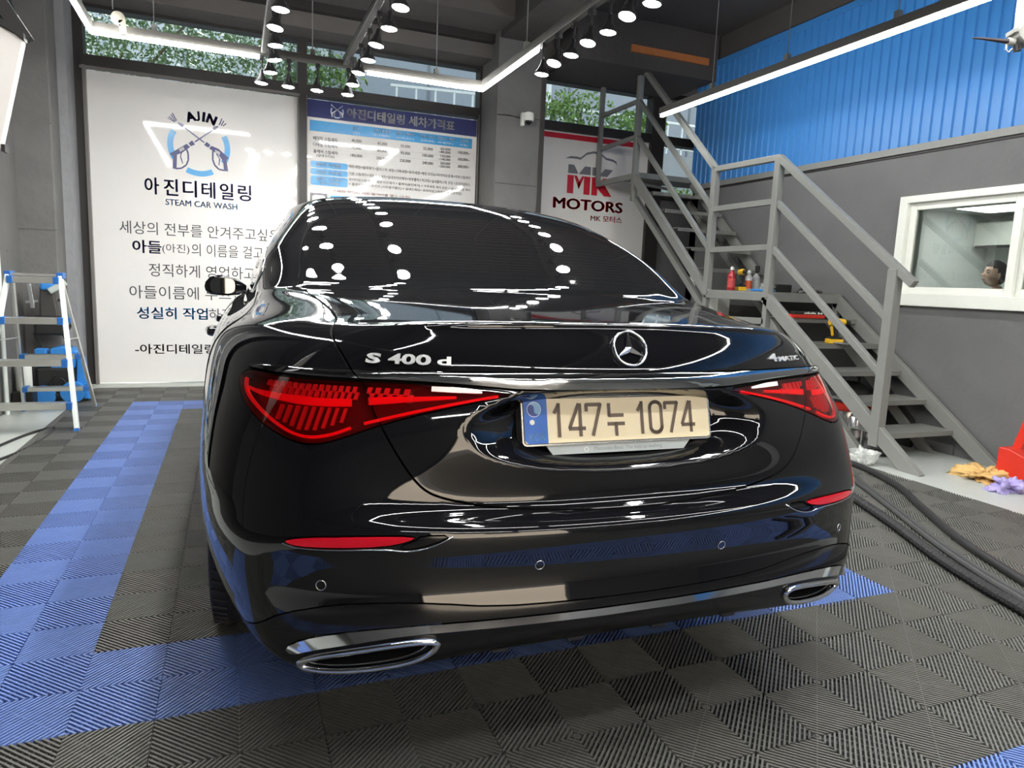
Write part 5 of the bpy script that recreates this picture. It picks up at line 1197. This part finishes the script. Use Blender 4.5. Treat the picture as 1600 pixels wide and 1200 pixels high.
# plate digits drawn as strokes
dg = MB()
def stroke(pts_, wd=.0088, y=-.0031):
    for a, b in zip(pts_, pts_[1:]):
        a = np.array(a, float); b = np.array(b, float); t = (b-a)/max(1e-9, np.hypot(*(b-a))); n = np.array([-t[1], t[0]])*wd/2; a2 = a-t*wd*.28; b2 = b+t*wd*.28
        dg.add([(a2[0]+n[0],y,a2[1]+n[1]),(b2[0]+n[0],y,b2[1]+n[1]),(b2[0]-n[0],y,b2[1]-n[1]),(a2[0]-n[0],y,a2[1]-n[1])], [(0,1,2,3)])
def digit(ch, x, w_, z0, h_):
    X = lambda a: x+a*w_; Z = lambda b: z0+b*h_
    S = {'1': [[(.25,.74),(.62,.97)],[(.62,1.0),(.62,0)]], '4': [[(.62,.98),(.0,.25)],[(.0,.22),(1.0,.22)],[(.72,.0),(.72,.98)]], '7': [[(.0,.78),(.0,.95)],[(.0,.96),(1,.96)],[(1,.96),(.42,0)]],
         '0': [[(.5+.5*math.cos(t)*1.0, (.8 if math.sin(t) > 0 else .2)+.2*math.sin(t)) for t in np.linspace(0, 2*PI, 25)]], '누': [[(.08,.96),(.08,.60),(.95,.60)],[(.0,.33),(1,.33)],[(.5,.33),(.5,-.03)]]}[ch]
    for q in S: stroke([(X(a), Z(b)) for a, b in q])
for ch_, x, w_ in (('1',-.186,.030),('4',-.140,.040),('7',-.094,.038),('누',-.036,.043),('1',.040,.030),('0',.082,.033),('7',.126,.036),('4',.175,.036)):
    dg = MB(); digit(ch_, x, w_, -.037, .076); dg.build('plate_character', M_PTX, np_, fix=False)
slab([(-.185,-.080),(.178,-.080),(.198,-.058),(-.200,-.058)], .004, .010, 'holder_tab', mat('grey holder', (.42,.46,.47), .35), np_)
text('Mercedes-Benz  The best or nothing', -.075, .115, -.0765, .0115, .0035, mat('engraved grey', (.22,.24,.25), .5), np_, bold=.005)
disc(-.096, -.0705, .006, .0034, M_WHITE, 'tab_emblem', .0045)
MB().box(-.27,.27,.012,.10,-.045,.045).build('plate_mount', M_LINER, np_)
# star emblem in a ring
sc_ = surf(np.array([0.]), np.array([11.02]))[0]; sn_ = Vector(normal(np.array([0.]), np.array([11.02]))[0]); sc_ = Vector(sc_)
sx2 = Vector((1,0,0)); sy2 = sn_.cross(sx2)*1.0
if sy2.z < 0: sy2 = -sy2
eb = MB(); eb.tube([tuple(sc_+(sx2*math.cos(t)+sy2*math.sin(t))*.0435+sn_*.007) for t in np.linspace(0, 2*PI, 49)[:-1]], .0034, 8, closed=True); eo = eb.build('star_emblem', M_CHROME, car, smooth='full')
sb_ = MB(); tipv = sc_+sn_*.011
for k in range(3):
    a = PI/2+k*2*PI/3; P_ = lambda r, t, h: sc_+(sx2*math.cos(t)+sy2*math.sin(t))*r+sn_*h
    t_ = P_(.043, a, .008); l_ = P_(.0095, a+PI/3, .004); r_ = P_(.0095, a-PI/3, .004); sb_.add([tipv+sn_*.002, l_, t_, r_], [(0,2,1),(0,3,2)])
sb_.build('star', mat('bright silver', (.75,.76,.78), .16, metal=1, var=.02), eo, fix=False)
# badges follow the lid
M_BADGE = mat('bright badge chrome', (.86,.87,.88), .28, metal=.75, var=.02)
def badge(s, u0, u1, v0, hgt, name, bold=.03, h2=None):
    V, F = text_mesh(s, bold, 0)
    fx = (V[:,0]-V[:,0].min())/np.ptp(V[:,0]); uu = u0+(u1-u0)*fx; base = surf(uu, np.full_like(uu, v0)); up = surf(uu, np.full_like(uu, v0+.6))-base; up /= np.linalg.norm(up, axis=1, keepdims=True)
    n = normal(uu, np.full_like(uu, v0)); hz = (V[:,1]-V[:,1].min())/np.ptp(V[:,1])*hgt; top = base+up*hz[:,None]+n*.0045
    k = len(V); vs = [tuple(x) for x in top]+[tuple(x) for x in top-n*.004]; E_ = {}
    for f in F:
        for a, b in zip(f, f[1:]+f[:1]): E_[(a, b)] = 1
    fs = list(F)+[(b, a, a+k, b+k) for a, b in E_ if (b, a) not in E_]
    return MB().add(vs, fs).build(name, M_BADGE, car, fix=True)
badge('S', -2.41, -2.20, 10.22, .024, 'badge_lettering', .045); badge('400', -2.10, -1.62, 10.24, .024, 'badge_lettering', .03); badge('d', -1.56, -1.43, 10.26, .020, 'badge_lettering', .03)
badge('4', 1.50, 1.67, 10.40, .022, 'badge_lettering', .015); badge('MATIC', 1.70, 2.30, 10.38, .014, 'badge_lettering', .012)
# ---------------------------------------------------------------- the seated person behind the office window
M_SKIN = mat('skin', (.72,.47,.35), .5, var=.05); M_HAIR = mat('black hair', (.022,.021,.022), .5, bump=.3, bscale=200); M_SHIRT = mat('black shirt', (.018,.018,.02), .8)
HX, HY, HZ = 6.69, 2.35, 1.345
pe = thing('person', 'person with short black hair and black shirt sitting in the office looking left', 'person', (HX, HY, .05), R_(158))
def skin_body(name, verts, edges_, radii, m, parent, root=0, sub=2):
    me = bpy.data.meshes.new(name); me.from_pydata(verts, edges_, []); o = bpy.data.objects.new(name, me); COL.objects.link(o); o.parent = parent
    md = o.modifiers.new('skin', 'SKIN'); md.use_smooth_shade = True
    for i, r in enumerate(radii):
        sv = me.skin_vertices[0].data[i]; sv.radius = (r, r) if not isinstance(r, tuple) else r; sv.use_root = (i == root)
    o.modifiers.new('sub', 'SUBSURF').levels = sub; o.modifiers['sub'].render_levels = sub; me.materials.append(m); return o
# local frame: +x the way the person looks
V_ = [(-.10,0,.56),(-.10,0,.80),(-.07,0,1.02),(-.055,0,1.12),(-.06,.14,1.06),(-.06,-.14,1.06),(-.02,.20,.82),(-.02,-.20,.82),(.20,.16,.74),(.20,-.16,.74),(-.08,.10,.50),(-.08,-.10,.50),(.32,.11,.50),(.32,-.11,.50),(.34,.11,.10),(.34,-.11,.10)]
E_2 = [(0,1),(1,2),(2,3),(2,4),(2,5),(4,6),(5,7),(6,8),(7,9),(0,10),(0,11),(10,12),(11,13),(12,14),(13,15)]
skin_body('body', V_, E_2, [.13,.12,.13,.055,.065,.065,.045,.045,.035,.035,.085,.085,.06,.06,.045,.045], M_SHIRT, pe)
skin_body('neck', [(-.055,0,1.10),(-.045,0,1.17),(-.025,0,1.25)], [(0,1),(1,2)], [.052,.050,.050], M_SKIN, pe)
# head
hd_ = MB(); n, k = 36, 28
def headp(th, a):
    ux, uy, uz = math.sin(th)*math.cos(a), math.sin(th)*math.sin(a), -math.cos(th)
    x, y, z = ux*.092, uy*.073, uz*.115
    if uz < 0: x += .022*(-uz)*max(0, ux+.3); y *= 1+.12*uz; x *= 1+.10*uz*(ux < 0)
    fr_ = max(0, ux)
    g = lambda zc, w: math.exp(-((z-zc)/w)**2)
    ay = abs(y)
    x += fr_**3*(.024*g(-.022,.014)+.014*g(-.008,.016))*math.exp(-(ay/.013)**2)
    x += fr_**2*.007*g(-.058,.010)*math.exp(-(ay/.022)**2); x -= fr_**2*.004*g(-.046,.006)*math.exp(-(ay/.03)**2)
    x += fr_**2*.010*g(-.088,.018)*math.exp(-(ay/.03)**2); x -= fr_**2*.008*g(.004,.012)*math.exp(-((ay-.03)/.016)**2); x += fr_**2*.004*g(.026,.010)
    return (x, y, z)
for i in range(k+1):
    for j in range(n): hd_.v.append(headp(PI*i/k+1e-4*(i == 0)-1e-4*(i == k), 2*PI*j/n))
for i in range(k):
    for j in range(n): hd_.f.append((i*n+j, i*n+(j+1) % n, (i+1)*n+(j+1) % n, (i+1)*n+j))
head = hd_.build('head', M_SKIN, pe, smooth='full', loc=(0,0,HZ)); head.rotation_euler = (0, R_(-4), R_(-4)); head.scale = (1, 1, 1)
hr = MB()
for i in range(k+1):
    th = PI*i/k
    for j in range(n):
        a = 2*PI*j/n; x, y, z = headp(th, a); ux = math.sin(th)*math.cos(a); uz = -math.cos(th)
        lim = np.interp(ux, [-1,-.25,.05,.35,.7,1], [-.105,-.09,-.012,.045,.052,.060])
        s = 1.14 if z > lim else .93
        if z > lim and z < lim+.02: s = 1.10
        hr.v.append((x*s-.004, y*s, z*(1.12 if z > 0 else 1.0)*(1 if s > 1 else .9)))
for i in range(k):
    for j in range(n): hr.f.append((i*n+j, i*n+(j+1) % n, (i+1)*n+(j+1) % n, (i+1)*n+j))
hr.build('hair', M_HAIR, head, smooth='full')
for s in (-1, 1):
    MB().sphere((.0,0,0), .0075, .0045, .030, 12, 8).build('ear', M_SKIN, head, smooth='full', loc=(-.004, s*.0755, -.012)).scale = (2.0, 1.6, 1.0)
    MB().sphere((0,0,0), .011, .014, .0085, 12, 8).build('eye', mat('eye white', (.7,.68,.66), .2), head, smooth='full', loc=(.074, s*.031, .004))
    MB().sphere((0,0,0), .005, .006, .006, 10, 6).build('iris', mat('dark iris', (.01,.008,.006), .1), head, smooth='full', loc=(.0825, s*.032, .004))
    MB().tube([(.088,s*.014,.024),(.087,s*.03,.030),(.074,s*.048,.026)], .0028, 6).build('eyebrow', M_HAIR, head)
MB().tube([(.093,-.020,-.058),(.103,-.008,-.055),(.103,.008,-.055),(.093,.020,-.058)], .0045, 8).build('lips', mat('lips', (.50,.19,.16), .4), head, smooth='full')
for s in (-1, 1):
    hb = MB()
    for q in range(5): hb.tube([(0,-.016+.008*q,0),(.045-.006*abs(q-1.5),-.018+.009*q,-.004),(.07-.007*abs(q-1.5),-.018+.009*q,-.020)], [.0085,.0075,.006], 7)
    hb.tube([(-.02,-.02*s,0),(.01,-.038*s,-.004),(.03,-.042*s,-.008)], [.011,.009,.007], 7); hb.sphere((-.02,0,0), .036, .032, .014, 12, 6)
    hb.build('hand', M_SKIN, pe, smooth='full', loc=(.235, s*.155, .735))
ch = thing('office_chair', 'office chair under the seated person', 'chair', (HX-.08*math.cos(R_(158)), HY-.08*math.sin(R_(158)), 0), R_(158))
MB().box(-.20,.28,-.23,.23,.45,.505).build('seat', M_BLACK, ch, bevel=.02); MB().box(-.27,-.22,-.2,.2,.50,.95).build('backrest', M_BLACK, ch, bevel=.02); MB().tube([(0,0,0),(0,0,.45)], .03, 10).build('column', M_BLACK, ch)
for k_ in range(5): MB().beam((0,0,.05),(.28*math.cos(k_*1.257),.28*math.sin(k_*1.257),.04),.04,.03).build('foot', M_BLACK, ch)
dk = thing('office_desk', 'pale desk in front of the seated person', 'desk', (5.75, 2.35, 0)); MB().box(-.2,.6,-.25,.75,.68,.705).build('top', M_OFF, dk)
for x, y in ((-.17,-.22),(.57,-.22),(-.17,.72),(.57,.72)): MB().box(x-.02,x+.02,y-.02,y+.02,0,.68).build('leg', M_STEEL, dk)
